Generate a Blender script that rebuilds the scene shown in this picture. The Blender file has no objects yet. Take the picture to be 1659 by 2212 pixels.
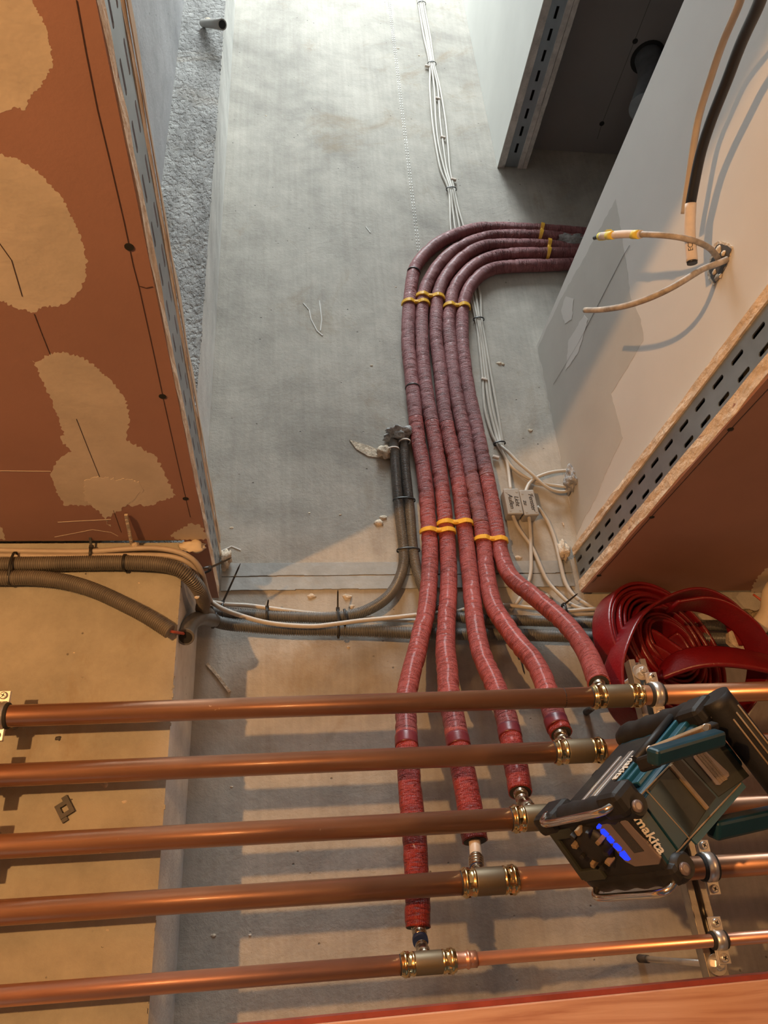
import bpy, bmesh, math, random
from mathutils import Vector, Matrix, noise
random.seed(7)
SC = bpy.context.scene
COL = SC.collection
S = 1.32            # ceiling height above the lens, metres
CZ = 1.48           # lens height above the floor
CEIL = CZ + S

# ------------------------------------------------------------------ camera
CX = Vector((0.991758601, 0.0617980308, -0.112231374))      # image right, in room axes
CD = Vector((0.000341995894, 0.874702501, 0.484660106))     # image down
CF = Vector((0.128120103, -0.480704211, 0.867472593))       # view direction
FPX = 1620.29
cam = bpy.data.cameras.new('camera')
cam.sensor_fit = 'VERTICAL'; cam.sensor_height = 36.0; cam.sensor_width = 27.0
cam.lens = FPX / 2212 * 36.0
cam.clip_start = 0.02
camo = bpy.data.objects.new('camera', cam); COL.objects.link(camo)
camo.matrix_world = Matrix(((CX.x, -CD.x, -CF.x, 0), (CX.y, -CD.y, -CF.y, 0), (CX.z, -CD.z, -CF.z, CZ), (0, 0, 0, 1)))
SC.camera = camo

# ------------------------------------------------------------------ light and exposure
SC.view_settings.view_transform = 'Standard'
SC.view_settings.look = 'None'
SC.view_settings.gamma = 1.0
SC.view_settings.use_curve_mapping = False
SC.view_settings.exposure = 0.0
world = bpy.data.worlds.new('world'); SC.world = world; world.use_nodes = True
bg = world.node_tree.nodes['Background']
bg.inputs[0].default_value = (0.90, 0.94, 1.0, 1); bg.inputs[1].default_value = 0.055

def area(name, loc, target, sx, sy, power, color):
    l = bpy.data.lights.new(name, 'AREA'); l.shape = 'RECTANGLE'; l.size = sx; l.size_y = sy
    l.energy = power; l.color = color
    o = bpy.data.objects.new(name, l); COL.objects.link(o)
    o.location = loc
    d = Vector(target) - Vector(loc)
    o.rotation_euler = d.to_track_quat('-Z', 'Y').to_euler()
    return o
def spot_bulb(name, loc, r, power, color):
    l = bpy.data.lights.new(name, 'POINT'); l.shadow_soft_size = r; l.energy = power; l.color = color
    o = bpy.data.objects.new(name, l); COL.objects.link(o); o.location = loc
    return o
# daylight from the window at the far end of the corridor
area('corridor_window_daylight', (0.15, -4.4, 1.6), (0.15, -2.2, 2.75), 0.9, 1.6, 150, (0.88, 0.97, 1.0))
# weak cool fill light added behind the photographer, not a real window
area('front_fill_light', (0.4, 2.9, 1.3), (0.2, -0.4, 2.6), 1.6, 1.6, 1.5, (0.92, 0.95, 1.0))
# warm work lamp on the left and a weaker one on the right
spot_bulb('work_lamp_left', (-0.6 * S, -0.145 * S, CZ - 0.44 * S), 0.018, 90, (1.0, 0.52, 0.195))
spot_bulb('work_lamp_right', (1.32 * S, -0.19 * S, CZ - 0.1 * S), 0.04, 16, (1.0, 0.52, 0.20))

# ------------------------------------------------------------------ picture -> room helpers
def ray(px, py):
    return CX * (px - 829.5) + CD * (py - 1106) + CF * FPX
def at(px, py, z=1.0):                 # z: height fraction between lens (0) and ceiling (1)
    r = ray(px, py); r = r * (z / r.z) * S
    return Vector((r.x, r.y, r.z + CZ))
def atX(px, py, x):
    r = ray(px, py); r = r * (x / r.x) * S
    return Vector((r.x, r.y, r.z + CZ))
def atY(px, py, y):
    r = ray(px, py); r = r * (y / r.y) * S
    return Vector((r.x, r.y, r.z + CZ))
def atplane(px, py, p0, n):            # p0 world point, n normal
    r = ray(px, py); o = Vector((0, 0, CZ))
    t = (Vector(p0) - o).dot(n) / r.dot(n)
    return o + r * t
def U(x, y, z):                        # unit coords -> metres
    return Vector((x * S, y * S, z * S + CZ))

# ------------------------------------------------------------------ materials
def newmat(name):
    m = bpy.data.materials.new(name); m.use_nodes = True
    nt = m.node_tree
    return m, nt, nt.nodes['Principled BSDF']
def node(nt, t, **kw):
    n = nt.nodes.new(t)
    for k, v in kw.items():
        if k in ('inp',):
            for kk, vv in v.items(): n.inputs[kk].default_value = vv
        else: setattr(n, k, v)
    return n
def ramp(nt, fac, stops):
    r = nt.nodes.new('ShaderNodeValToRGB'); nt.links.new(fac, r.inputs[0])
    el = r.color_ramp.elements
    while len(el) > 1: el.remove(el[-1])
    el[0].position, el[0].color = stops[0][0], (*stops[0][1], 1)
    for p, c in stops[1:]:
        e = el.new(p); e.color = (*c, 1)
    return r
def coords(nt, kind='Object', scale=(1, 1, 1)):
    tc = nt.nodes.new('ShaderNodeTexCoord'); mp = nt.nodes.new('ShaderNodeMapping')
    mp.inputs['Scale'].default_value = scale
    nt.links.new(tc.outputs[kind], mp.inputs[0]); return mp.outputs[0]
def noisetex(nt, vec, scale, detail=4, rough=.6, dist=0):
    n = nt.nodes.new('ShaderNodeTexNoise'); n.inputs['Scale'].default_value = scale
    n.inputs['Detail'].default_value = detail; n.inputs['Roughness'].default_value = rough
    n.inputs['Distortion'].default_value = dist
    nt.links.new(vec, n.inputs['Vector']); return n.outputs['Fac']
def math_(nt, op, a, b=None):
    n = nt.nodes.new('ShaderNodeMath'); n.operation = op
    for i, v in enumerate((a, b)):
        if v is None: continue
        if isinstance(v, (int, float)): n.inputs[i].default_value = v
        else: nt.links.new(v, n.inputs[i])
    return n.outputs[0]
def mix(nt, fac, a, b, mode='MIX'):
    n = nt.nodes.new('ShaderNodeMix'); n.data_type = 'RGBA'; n.blend_type = mode
    for i, v in ((0, fac), (6, a), (7, b)):
        if isinstance(v, (int, float)): n.inputs[i].default_value = v
        elif isinstance(v, tuple): n.inputs[i].default_value = (*v, 1)
        else: nt.links.new(v, n.inputs[i])
    return n.outputs[2]
def bump(nt, b, height, strength, dist=0.002, normal=None):
    n = nt.nodes.new('ShaderNodeBump'); n.inputs['Strength'].default_value = strength
    n.inputs['Distance'].default_value = dist
    nt.links.new(height, n.inputs['Height'])
    if normal: nt.links.new(normal, n.inputs['Normal'])
    nt.links.new(n.outputs[0], b.inputs['Normal']); return n.outputs[0]

def simple(name, col, rough=.6, metal=0, var=.12, vscale=30, bmp=.1, bscale=200, dist=.001):
    m, nt, b = newmat(name)
    v = coords(nt)
    f = noisetex(nt, v, vscale)
    d = tuple(c * (1 - var) for c in col); h = tuple(min(1, c * (1 + var)) for c in col)
    nt.links.new(ramp(nt, f, [(.3, d), (.7, h)]).outputs[0], b.inputs['Base Color'])
    b.inputs['Roughness'].default_value = rough; b.inputs['Metallic'].default_value = metal
    if bmp: bump(nt, b, noisetex(nt, v, bscale), bmp, dist)
    return m

def concrete(name, base, pits=.0, rough_scale=1.0, streak=0.5, stain=(.28, .20, .11), stain_amt=.5):
    m, nt, b = newmat(name); v = coords(nt)
    n1 = noisetex(nt, v, 2.2, 6, .62, .6); n2 = noisetex(nt, v, 14, 6, .7)
    lo = tuple(c * .66 for c in base); hi = tuple(min(1, c * 1.14) for c in base)
    c = ramp(nt, n1, [(.3, lo), (.5, base), (.72, hi)]).outputs[0]
    c2 = ramp(nt, n2, [(.3, (.72, .72, .72)), (.62, (1.06, 1.06, 1.06))]).outputs[0]
    c = mix(nt, .7, c, c2, 'MULTIPLY')
    vs = coords(nt, scale=(38, 1.2, 1.2))
    st = noisetex(nt, vs, 3.0, 3, .5)
    c = mix(nt, streak * .45, c, ramp(nt, st, [(.3, (.80, .78, .76)), (.65, (1.05, 1.06, 1.06))]).outputs[0], 'MULTIPLY')
    sm = ramp(nt, noisetex(nt, v, 3.7, 7, .72, 1.2), [(.56, (0, 0, 0)), (.72, (1, 1, 1))]).outputs[0]
    sf = math_(nt, 'MULTIPLY', sm, stain_amt)
    c = mix(nt, sf, c, stain)
    # tiny dark pits
    vo = nt.nodes.new('ShaderNodeTexVoronoi'); vo.inputs['Scale'].default_value = 42
    nt.links.new(v, vo.inputs['Vector'])
    pm = ramp(nt, vo.outputs['Distance'], [(.05, (1, 1, 1)), (.09, (0, 0, 0))]).outputs[0]
    gate = ramp(nt, noisetex(nt, v, 9, 2), [(.52, (0, 0, 0)), (.6, (1, 1, 1))]).outputs[0]
    pf = math_(nt, 'MULTIPLY', math_(nt, 'MULTIPLY', pm, gate), .65)
    c = mix(nt, pf, c, (.06, .055, .05))
    nt.links.new(c, b.inputs['Base Color'])
    b.inputs['Roughness'].default_value = .88
    h = math_(nt, 'ADD', math_(nt, 'ADD', math_(nt, 'MULTIPLY', noisetex(nt, v, 3, 8, .62, 1.0), 1.5 * rough_scale), 0.0), math_(nt, 'MULTIPLY', noisetex(nt, v, 130, 4, .7), .35))
    h = math_(nt, 'ADD', h, math_(nt, 'MULTIPLY', pf, -1.2))
    if pits:
        pf2 = noisetex(nt, coords(nt, scale=(1, .6, 1)), 120, 3, .55, .2)
        pp = ramp(nt, pf2, [(.34, (0, 0, 0)), (.56, (1, 1, 1))]).outputs[0]
        nt.links.new(mix(nt, .75, c, ramp(nt, noisetex(nt, coords(nt, scale=(1, .35, 1)), 16, 8, .8), [(.36, (.34, .33, .32)), (.56, (1, 1, 1))]).outputs[0], 'MULTIPLY'), b.inputs['Base Color'])
        h = math_(nt, 'ADD', h, math_(nt, 'MULTIPLY', pp, pits))
    bump(nt, b, h, .55, .005)
    return m

M = {}
M['concrete'] = concrete('cast_concrete', (.45, .42, .37), streak=.8)
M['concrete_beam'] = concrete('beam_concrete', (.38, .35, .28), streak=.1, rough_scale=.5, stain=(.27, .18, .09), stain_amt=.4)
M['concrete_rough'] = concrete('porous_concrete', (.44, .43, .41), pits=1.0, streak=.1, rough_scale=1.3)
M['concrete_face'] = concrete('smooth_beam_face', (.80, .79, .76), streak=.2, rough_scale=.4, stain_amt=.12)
M['concrete_wall'] = concrete('wall_concrete', (.46, .45, .46), streak=.1, rough_scale=.5, stain_amt=.1)
M['red_board'] = simple('red_plasterboard', (.40, .21, .155), .85, var=.07, vscale=5, bmp=.12, bscale=260)
M['filler'] = simple('ochre_filler', (.68, .58, .45), .9, var=.13, vscale=9, bmp=.5, bscale=25, dist=.002)
M['filler_pale'] = simple('pale_filler', (.74, .64, .50), .9, var=.1, vscale=12, bmp=.4, bscale=40)
M['white_board'] = simple('primed_plasterboard', (.65, .62, .58), .85, var=.05, vscale=3, bmp=.12, bscale=60)
M['grey_board'] = simple('bare_grey_plasterboard', (.50, .475, .43), .88, var=.07, vscale=5, bmp=.15, bscale=120)
M['corr_board'] = simple('corridor_plaster', (.66, .66, .62), .85, var=.06, vscale=4, bmp=.1, bscale=60)
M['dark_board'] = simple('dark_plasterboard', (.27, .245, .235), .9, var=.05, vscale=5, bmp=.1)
M['edge'] = simple('gypsum_board_edge', (.72, .56, .40), .9, var=.18, vscale=45, bmp=.9, bscale=70, dist=.004)
M['edge_grey'] = simple('grey_gypsum_board_edge', (.50, .46, .42), .9, var=.2, vscale=45, bmp=.9, bscale=70, dist=.004)
M['zinc'] = simple('galvanised_profile', (.36, .40, .43), .42, .75, var=.14, vscale=14, bmp=.1, bscale=60)
M['zinc_track'] = simple('dusty_galvanised_track', (.44, .45, .44), .42, .5, var=.15, vscale=22, bmp=.4, bscale=30, dist=.003)
M['hollow'] = simple('dark_cavity', (.02, .018, .016), .95, var=.1, bmp=0)
M['yellow'] = simple('yellow_plastic', (.90, .50, .05), .42, var=.07, bmp=.05)
M['black_plastic'] = simple('black_plastic', (.022, .021, .020), .45, var=.2, bmp=.1)
M['cable_grey'] = simple('light_grey_cable_sheath', (.50, .46, .40), .5, var=.06, vscale=18, bmp=.05)
M['cable_beige'] = simple('beige_cable_sheath', (.44, .37, .30), .5, var=.10, vscale=18, bmp=.05)
M['cable_dusty'] = simple('plaster_spattered_cable', (.38, .32, .26), .6, var=.45, vscale=60, bmp=.3)
M['cable_black'] = simple('black_cable_sheath', (.015, .015, .018), .42, var=.1, bmp=.05)
M['paper'] = simple('paper_label', (.70, .60, .52), .8, var=.08, vscale=60, bmp=.2)
M['tape'] = simple('yellow_tape', (.80, .62, .08), .5, var=.08, bmp=.05)
M['box_grey'] = simple('grey_box_plastic', (.37, .35, .32), .5, var=.05, bmp=.05)
M['ink'] = simple('black_marker_ink', (.02, .02, .025), .6, bmp=0)
M['pencil'] = simple('brown_pencil', (.07, .035, .025), .8, bmp=0)
M['mortar'] = simple('grey_mortar', (.34, .33, .32), .95, var=.35, vscale=120, bmp=1, bscale=160, dist=.004)
M['crumb'] = simple('plaster_crumb', (.62, .52, .40), .95, var=.3, vscale=90, bmp=1, bscale=120, dist=.004)
M['rubber'] = simple('black_rubber', (.028, .026, .024), .75, var=.3, bmp=.4)
M['steel'] = simple('zinc_plated_steel', (.74, .70, .64), .36, .8, var=.12, vscale=40, bmp=.1)
M['rail'] = simple('galvanised_rail', (.50, .46, .40), .4, .9, var=.15, vscale=40, bmp=.2)
M['white_pipe'] = simple('white_inner_pipe', (.80, .66, .52), .35, var=.03, bmp=0)
M['blue_ring'] = simple('dark_blue_ring', (.02, .035, .12), .45, bmp=0)
M['wire_red'] = simple('red_wire', (.62, .12, .06), .4, bmp=0)
M['duct'] = simple('grey_duct_tape', (.16, .17, .18), .5, .3, var=.2, bmp=.3, bscale=60)
M['nut_dark'] = simple('dark_plastic_foot', (.06, .052, .045), .6, var=.3, bmp=.4)
M['wool'] = simple('mineral_wool', (.34, .27, .17), 1, var=.4, vscale=60, bmp=1, bscale=90, dist=.01)
M['teal'] = simple('teal_tool_plastic', (.005, .038, .060), .42, var=.2, vscale=25, bmp=.1)
M['teal_light'] = simple('light_teal_tool_plastic', (.012, .085, .13), .4, var=.1, vscale=25, bmp=.1)
M['radio_black'] = simple('dusty_black_rubber', (.011, .010, .009), .55, var=.5, vscale=28, bmp=.5, bscale=70)
M['radio_panel'] = simple('dusty_dark_panel', (.026, .029, .023), .6, var=.45, vscale=16, bmp=.1)
M['radio_dust'] = simple('ochre_dust_seam', (.27, .19, .11), .9, var=.3, bmp=.3)
M['chrome'] = simple('chrome', (.8, .76, .70), .14, 1, var=.03, bmp=0)
M['silver'] = simple('silver_trim', (.62, .60, .57), .3, .8, var=.06, bmp=0)
M['bezel'] = simple('grey_display_bezel', (.20, .155, .14), .35, .2, var=.1, bmp=0)
M['screen'] = simple('dark_display', (.03, .024, .02), .15, var=.1, bmp=0)
M['white_print'] = simple('white_print', (.72, .68, .60), .5, bmp=0)
M['glyph'] = simple('black_print', (.03, .03, .03), .6, bmp=0)
def emis():
    m, nt, b = newmat('blue_led')
    b.inputs['Base Color'].default_value = (.0, .01, .4, 1)
    b.inputs['Emission Color'].default_value = (.015, .05, 1, 1)
    b.inputs['Emission Strength'].default_value = 1.1
    return m
M['led'] = emis()

def copper(name, base, rough, tarn, specks=True, metal=1.0, coat=0.0):
    m, nt, b = newmat(name); v = coords(nt); vl = coords(nt, scale=(.6, 1, 1))
    n = noisetex(nt, vl, 6, 4, .5, .4)
    c = ramp(nt, n, [(.3, tarn), (.55, base), (.75, tuple(min(1, x * 1.15) for x in base))]).outputs[0]
    n2 = noisetex(nt, vl, 20, 3, .6)
    r = ramp(nt, n2, [(.3, (rough - .03,) * 3), (.7, (rough + .06,) * 3)]).outputs[0]
    if specks:
        s = ramp(nt, noisetex(nt, v, 70, 3, .6), [(.70, (0, 0, 0)), (.74, (1, 1, 1))]).outputs[0]
        g = ramp(nt, noisetex(nt, v, 7, 2), [(.56, (0, 0, 0)), (.63, (1, 1, 1))]).outputs[0]
        sf = math_(nt, 'MULTIPLY', s, g)
        c = mix(nt, sf, c, (.85, .62, .42))
        nt.links.new(math_(nt, 'SUBTRACT', metal, math_(nt, 'MULTIPLY', sf, metal * .9)), b.inputs['Metallic'])
    else: b.inputs['Metallic'].default_value = metal
    b.inputs['Coat Weight'].default_value = coat; b.inputs['Coat Roughness'].default_value = .13
    nt.links.new(c, b.inputs['Base Color']); nt.links.new(r, b.inputs['Roughness'])
    bump(nt, b, noisetex(nt, v, 60, 3, .6), .03, .001)
    return m
M['copper'] = copper('copper', (.50, .255, .145), .34, (.34, .165, .095), metal=.72, coat=.5)
M['copper_bright'] = copper('bright_copper', (.74, .38, .25), .34, (.58, .28, .18), False, metal=.8, coat=.35)
M['bronze'] = copper('dull_bronze', (.20, .16, .10), .5, (.13, .10, .065), False, metal=.6)
M['brass'] = copper('brass_collar', (.80, .60, .30), .2, (.62, .45, .20), False)
M['nickel'] = copper('nickel_sleeve', (.66, .56, .42), .22, (.48, .38, .26), False)

def sleeve(name, base, rough=.46):
    m, nt, b = newmat(name)
    uv = coords(nt, 'UV')
    n = noisetex(nt, coords(nt), 9, 4)
    lo = tuple(c * .8 for c in base); hi = tuple(min(1, c * 1.18) for c in base)
    c = ramp(nt, n, [(.3, lo), (.7, hi)]).outputs[0]
    wr = noisetex(nt, coords(nt, 'UV', (38, 210, 1)), 1.0, 4, .6, .8)
    ww = ramp(nt, wr, [(.36, (0, 0, 0)), (.48, (1, 1, 1))]).outputs[0]
    c = mix(nt, .7, c, mix(nt, ww, (.70, .62, .64), (1.04, 1.04, 1.04)), 'MULTIPLY')
    nt.links.new(c, b.inputs['Base Color'])
    gx = nt.nodes.new('ShaderNodeTexWave'); gx.bands_direction = 'X'; gx.inputs['Scale'].default_value = 150; gx.inputs['Distortion'].default_value = .6
    gy = nt.nodes.new('ShaderNodeTexWave'); gy.bands_direction = 'Y'; gy.inputs['Scale'].default_value = 190; gy.inputs['Distortion'].default_value = .8
    nt.links.new(uv, gx.inputs['Vector']); nt.links.new(uv, gy.inputs['Vector'])
    h = math_(nt, 'ADD', math_(nt, 'MULTIPLY', gx.outputs['Fac'], .22), math_(nt, 'MULTIPLY', gy.outputs['Fac'], .16))
    h = math_(nt, 'ADD', h, math_(nt, 'MULTIPLY', ww, 1.1))
    h = math_(nt, 'ADD', h, math_(nt, 'MULTIPLY', wr, .9))
    bump(nt, b, h, .8, .003)
    b.inputs['Roughness'].default_value = rough
    b.inputs['Coat Weight'].default_value = .12; b.inputs['Coat Roughness'].default_value = .2
    return m
M['sleeve'] = sleeve('red_insulation_sleeve', (.36, .066, .055))
M['sleeve_dusty'] = sleeve('dusty_red_insulation_sleeve', (.30, .098, .098), .5)
M['sleeve_new'] = sleeve('fresh_red_insulation_sleeve', (.31, .030, .022), .34)
M['sleeve_tape'] = simple('maroon_joint_tape', (.15, .022, .032), .35, var=.1, bmp=.3, bscale=90)
def coilmat():
    m, nt, b = newmat('red_flat_hose_film')
    v = coords(nt)
    c = ramp(nt, noisetex(nt, v, 14, 3), [(.3, (.14, .003, .006)), (.7, (.21, .007, .010))]).outputs[0]
    nt.links.new(c, b.inputs['Base Color']); b.inputs['Roughness'].default_value = .33
    bump(nt, b, noisetex(nt, coords(nt, scale=(1, 1, 1)), 240, 3, .6), .35, .002)
    b.inputs['Coat Weight'].default_value = .2; b.inputs['Coat Roughness'].default_value = .3
    return m
M['coil'] = coilmat()
def conduitmat(name, a, bb):
    m, nt, b = newmat(name); v = coords(nt)
    nt.links.new(ramp(nt, noisetex(nt, v, 26, 4), [(.3, a), (.7, bb)]).outputs[0], b.inputs['Base Color'])
    b.inputs['Roughness'].default_value = .38
    return m
M['conduit'] = conduitmat('grey_corrugated_conduit', (.11, .11, .106), (.17, .165, .155))
M['conduit_warm'] = conduitmat('brown_grey_corrugated_conduit', (.12, .105, .088), (.19, .165, .135))
def wood():
    m, nt, b = newmat('varnished_reddish_wood'); v = coords(nt, scale=(1.2, 16, 16))
    n = noisetex(nt, v, 3.2, 6, .6, 1.6)
    c = ramp(nt, n, [(.28, (.36, .15, .09)), (.5, (.52, .29, .19)), (.7, (.60, .36, .25))]).outputs[0]
    nt.links.new(c, b.inputs['Base Color']); b.inputs['Roughness'].default_value = .5
    bump(nt, b, n, .1, .001); return m
M['wood'] = wood()
M['wood_edge'] = simple('dark_red_wood_edge', (.26, .045, .030), .45, var=.25, vscale=30, bmp=.1)
M['floor'] = concrete('screed_floor', (.38, .36, .33), streak=0)

# ------------------------------------------------------------------ mesh helpers
def link(name, me, mats, parent=None):
    o = bpy.data.objects.new(name, me); COL.objects.link(o)
    if not isinstance(mats, (list, tuple)): mats = [mats]
    for m in mats: me.materials.append(m)
    if parent is not None: o.parent = parent
    return o
def tag(o, label, cat, group=None):
    o['label'] = label; o['category'] = cat
    if group: o['group'] = group
    return o
def thing(name, label, cat, group=None, loc=(0, 0, 0)):
    o = bpy.data.objects.new(name, None); COL.objects.link(o); o.location = loc
    o.empty_display_size = .02
    bpy.context.view_layer.update()
    return tag(o, label, cat, group)
def part(o, root):                      # parent keeping place
    o.parent = root
    o.matrix_parent_inverse = Matrix.Translation(-Vector(root.location))
    return o
def struct(name, bm_or_me, m, parent=None):
    o = mesh(name, bm_or_me, m)
    if parent is None: o['kind'] = 'structure'
    else: part(o, parent)
    return o
def mesh(name, bm, mats, smooth=None):
    if isinstance(bm, bmesh.types.BMesh):
        me = bpy.data.meshes.new(name); bm.normal_update(); bm.to_mesh(me); bm.free()
    else: me = bm
    if smooth is not None:
        for p in me.polygons: p.use_smooth = smooth
    return link(name, me, mats)
def box(bm, a, b):
    (x0, y0, z0), (x1, y1, z1) = a, b
    x0, x1 = sorted((x0, x1)); y0, y1 = sorted((y0, y1)); z0, z1 = sorted((z0, z1))
    v = [bm.verts.new(p) for p in ((x0, y0, z0), (x1, y0, z0), (x1, y1, z0), (x0, y1, z0), (x0, y0, z1), (x1, y0, z1), (x1, y1, z1), (x0, y1, z1))]
    for f in ((0, 3, 2, 1), (4, 5, 6, 7), (0, 1, 5, 4), (1, 2, 6, 5), (2, 3, 7, 6), (3, 0, 4, 7)): bm.faces.new([v[i] for i in f])
    return v
def ubox(bm, a, b): return box(bm, U(*a), U(*b))
def obox(bm, o, ax, ay, az):           # oriented box from corner o and three edge vectors
    o, ax, ay, az = map(Vector, (o, ax, ay, az))
    if ax.cross(ay).dot(az) < 0: o = o + az; az = -az
    p = [o, o + ax, o + ax + ay, o + ay]
    v = [bm.verts.new(q) for q in p] + [bm.verts.new(q + az) for q in p]
    for f in ((0, 3, 2, 1), (4, 5, 6, 7), (0, 1, 5, 4), (1, 2, 6, 5), (2, 3, 7, 6), (3, 0, 4, 7)): bm.faces.new([v[i] for i in f])
    return v
def cbox(bm, c, ax, ay, az):           # centre and full edge vectors
    c, ax, ay, az = map(Vector, (c, ax, ay, az))
    return obox(bm, c - ax / 2 - ay / 2 - az / 2, ax, ay, az)
def bev(bm, w, seg=2):
    bmesh.ops.bevel(bm, geom=list(bm.edges), offset=w, segments=seg, affect='EDGES', profile=.5, clamp_overlap=True)
    return bm
def prism(bm, pts, ext):               # polygon extruded by vector ext
    ext = Vector(ext)
    a = [bm.verts.new(p) for p in pts]; b = [bm.verts.new(Vector(p) + ext) for p in pts]
    n = len(pts)
    f = bm.faces.new(a); g = bm.faces.new(b[::-1])
    for i in range(n): bm.faces.new((a[i], b[i], b[(i + 1) % n], a[(i + 1) % n]))
    bmesh.ops.recalc_face_normals(bm, faces=bm.faces)
def resample(pts, step, extra=None):
    # Catmull-Rom through pts (Vectors with optional extra scalar in 4th), near-uniform spacing
    P = [Vector(p) for p in pts]
    P = [P[0] * 2 - P[1]] + P + [P[-1] * 2 - P[-2]]
    E_ = None
    if extra: E_ = [extra[0]] + list(extra) + [extra[-1]]
    fine, fe = [], []
    for i in range(1, len(P) - 2):
        L = (P[i + 1] - P[i]).length; n = max(2, int(L / step * 3))
        for k in range(n):
            t = k / n; t2, t3 = t * t, t * t * t
            q = .5 * ((2 * P[i]) + (-P[i - 1] + P[i + 1]) * t + (2 * P[i - 1] - 5 * P[i] + 4 * P[i + 1] - P[i + 2]) * t2 + (-P[i - 1] + 3 * P[i] - 3 * P[i + 1] + P[i + 2]) * t3)
            fine.append(q)
            if E_: fe.append(E_[i] * (1 - t) + E_[i + 1] * t)
    fine.append(P[-2]);
    if E_: fe.append(E_[-2])
    out, oe = [fine[0]], [fe[0]] if E_ else None
    acc = 0
    for i in range(1, len(fine)):
        acc += (fine[i] - fine[i - 1]).length
        if acc >= step:
            out.append(fine[i]); acc -= step
            if E_: oe.append(fe[i])
    if (out[-1] - fine[-1]).length > step * .3:
        out.append(fine[-1])
        if E_: oe.append(fe[-1])
    return (out, oe) if E_ else out
def smoothpts(pts, it=2):
    P = [Vector(p) for p in pts]
    for _ in range(it):
        P = [P[0]] + [(P[i - 1] + 2 * P[i] + P[i + 1]) / 4 for i in range(1, len(P) - 1)] + [P[-1]]
    return P
def frames(P):
    T = []
    for i in range(len(P)):
        a = P[max(0, i - 1)]; b = P[min(len(P) - 1, i + 1)]
        T.append((b - a).normalized())
    n = T[0].orthogonal().normalized()
    if abs(T[0].dot(Vector((0, 0, 1)))) < .9: n = (Vector((0, 0, 1)) - T[0] * T[0].z).normalized()
    F = []
    for i, t in enumerate(T):
        n = (n - t * n.dot(t)).normalized()
        F.append((t, n, t.cross(n)))
    return F
def tube_mesh(name, P, rad, seg=12, cap=True, uv=False, shape=None):
    """sweep of a circle; rad a number, a list or f(i, s, ang)->r"""
    F = frames(P); vs, fs = [], []
    L = 0; Ls = []
    for i, p in enumerate(P):
        if i: L += (p - P[i - 1]).length
        Ls.append(L)
        t, n, b = F[i]
        for k in range(seg):
            a = 2 * math.pi * k / seg
            r = rad(i, L, a) if callable(rad) else (rad[i] if isinstance(rad, (list, tuple)) else rad)
            vs.append(p + (n * math.cos(a) + b * math.sin(a)) * r)
    for i in range(len(P) - 1):
        for k in range(seg):
            k2 = (k + 1) % seg
            fs.append((i * seg + k, i * seg + k2, (i + 1) * seg + k2, (i + 1) * seg + k))
    if cap:
        fs.append(tuple(range(seg))[::-1]); base = (len(P) - 1) * seg; fs.append(tuple(base + k for k in range(seg)))
    me = bpy.data.meshes.new(name); me.from_pydata([tuple(v) for v in vs], [], fs)
    if uv:
        ul = me.uv_layers.new(name='UVMap'); r0 = rad if isinstance(rad, (int, float)) else .016
        circ = 2 * math.pi * r0
        for pi, p in enumerate(me.polygons):
            for li in p.loop_indices:
                vi = me.loops[li].vertex_index; i, k = divmod(vi, seg)
                kk = k
                if pi < (len(P) - 1) * seg and pi % seg == seg - 1 and k == 0: kk = seg
                ul.data[li].uv = (kk / seg * circ, Ls[i])
    me.update()
    n = len(me.polygons)
    for i, p in enumerate(me.polygons): p.use_smooth = not (cap and i >= n - 2)
    return me
def tube(name, pts, rad, mat, parent=None, seg=12, step=.01, sm=0, **kw):
    P = resample([Vector(p) for p in pts], step) if len(pts) > 2 else [Vector(p) for p in pts]
    if sm: P = smoothpts(P, sm)
    o = link(name, tube_mesh(name, P, rad, seg, **kw), mat)
    if parent is not None: part(o, parent)
    return o
def lathe(name, o, axis, prof, mat, parent=None, seg=28, flat=False, squash=None):
    """prof: list of (t, r) along axis from o"""
    o = Vector(o); ax = Vector(axis).normalized()
    n = ax.orthogonal().normalized()
    b = ax.cross(n); vs, fs = [], []
    for t, r in prof:
        for k in range(seg):
            a = 2 * math.pi * k / seg
            vs.append(o + ax * t + (n * math.cos(a) + b * math.sin(a)) * r)
    m = len(prof)
    for i in range(m - 1):
        for k in range(seg):
            k2 = (k + 1) % seg
            fs.append((i * seg + k, i * seg + k2, (i + 1) * seg + k2, (i + 1) * seg + k))
    fs.append(tuple(range(seg))[::-1]); fs.append(tuple((m - 1) * seg + k for k in range(seg)))
    me = bpy.data.meshes.new(name); me.from_pydata([tuple(v) for v in vs], [], fs); me.update()
    for i, p in enumerate(me.polygons): p.use_smooth = (not flat) and i < len(me.polygons) - 2
    ob = link(name, me, mat)
    if parent is not None: part(ob, parent)
    return ob
def ringprof(t0, t1, r, bead):
    """bead bump profile between t0 and t1"""
    out = []
    for i in range(7):
        a = math.pi * i / 6
        out.append((t0 + (t1 - t0) * i / 6, r + bead * math.sin(a)))
    return out
def lump(name, c, rx, ry, rz, mat, parent=None, seed=0, amp=.45, sub=3):
    bm = bmesh.new(); bmesh.ops.create_icosphere(bm, subdivisions=sub, radius=1)
    c = Vector(c)
    for v in bm.verts:
        d = 1 + amp * (noise.noise(v.co * 1.7 + Vector((seed * 7.1, 0, 0))) + .6 * noise.noise(v.co * 4.5 + Vector((0, seed * 3.3, 0))))
        v.co = Vector((v.co.x * rx, v.co.y * ry, v.co.z * rz)) * d + c
    o = mesh(name, bm, mat, True)
    if parent is not None: part(o, parent)
    return o
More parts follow.
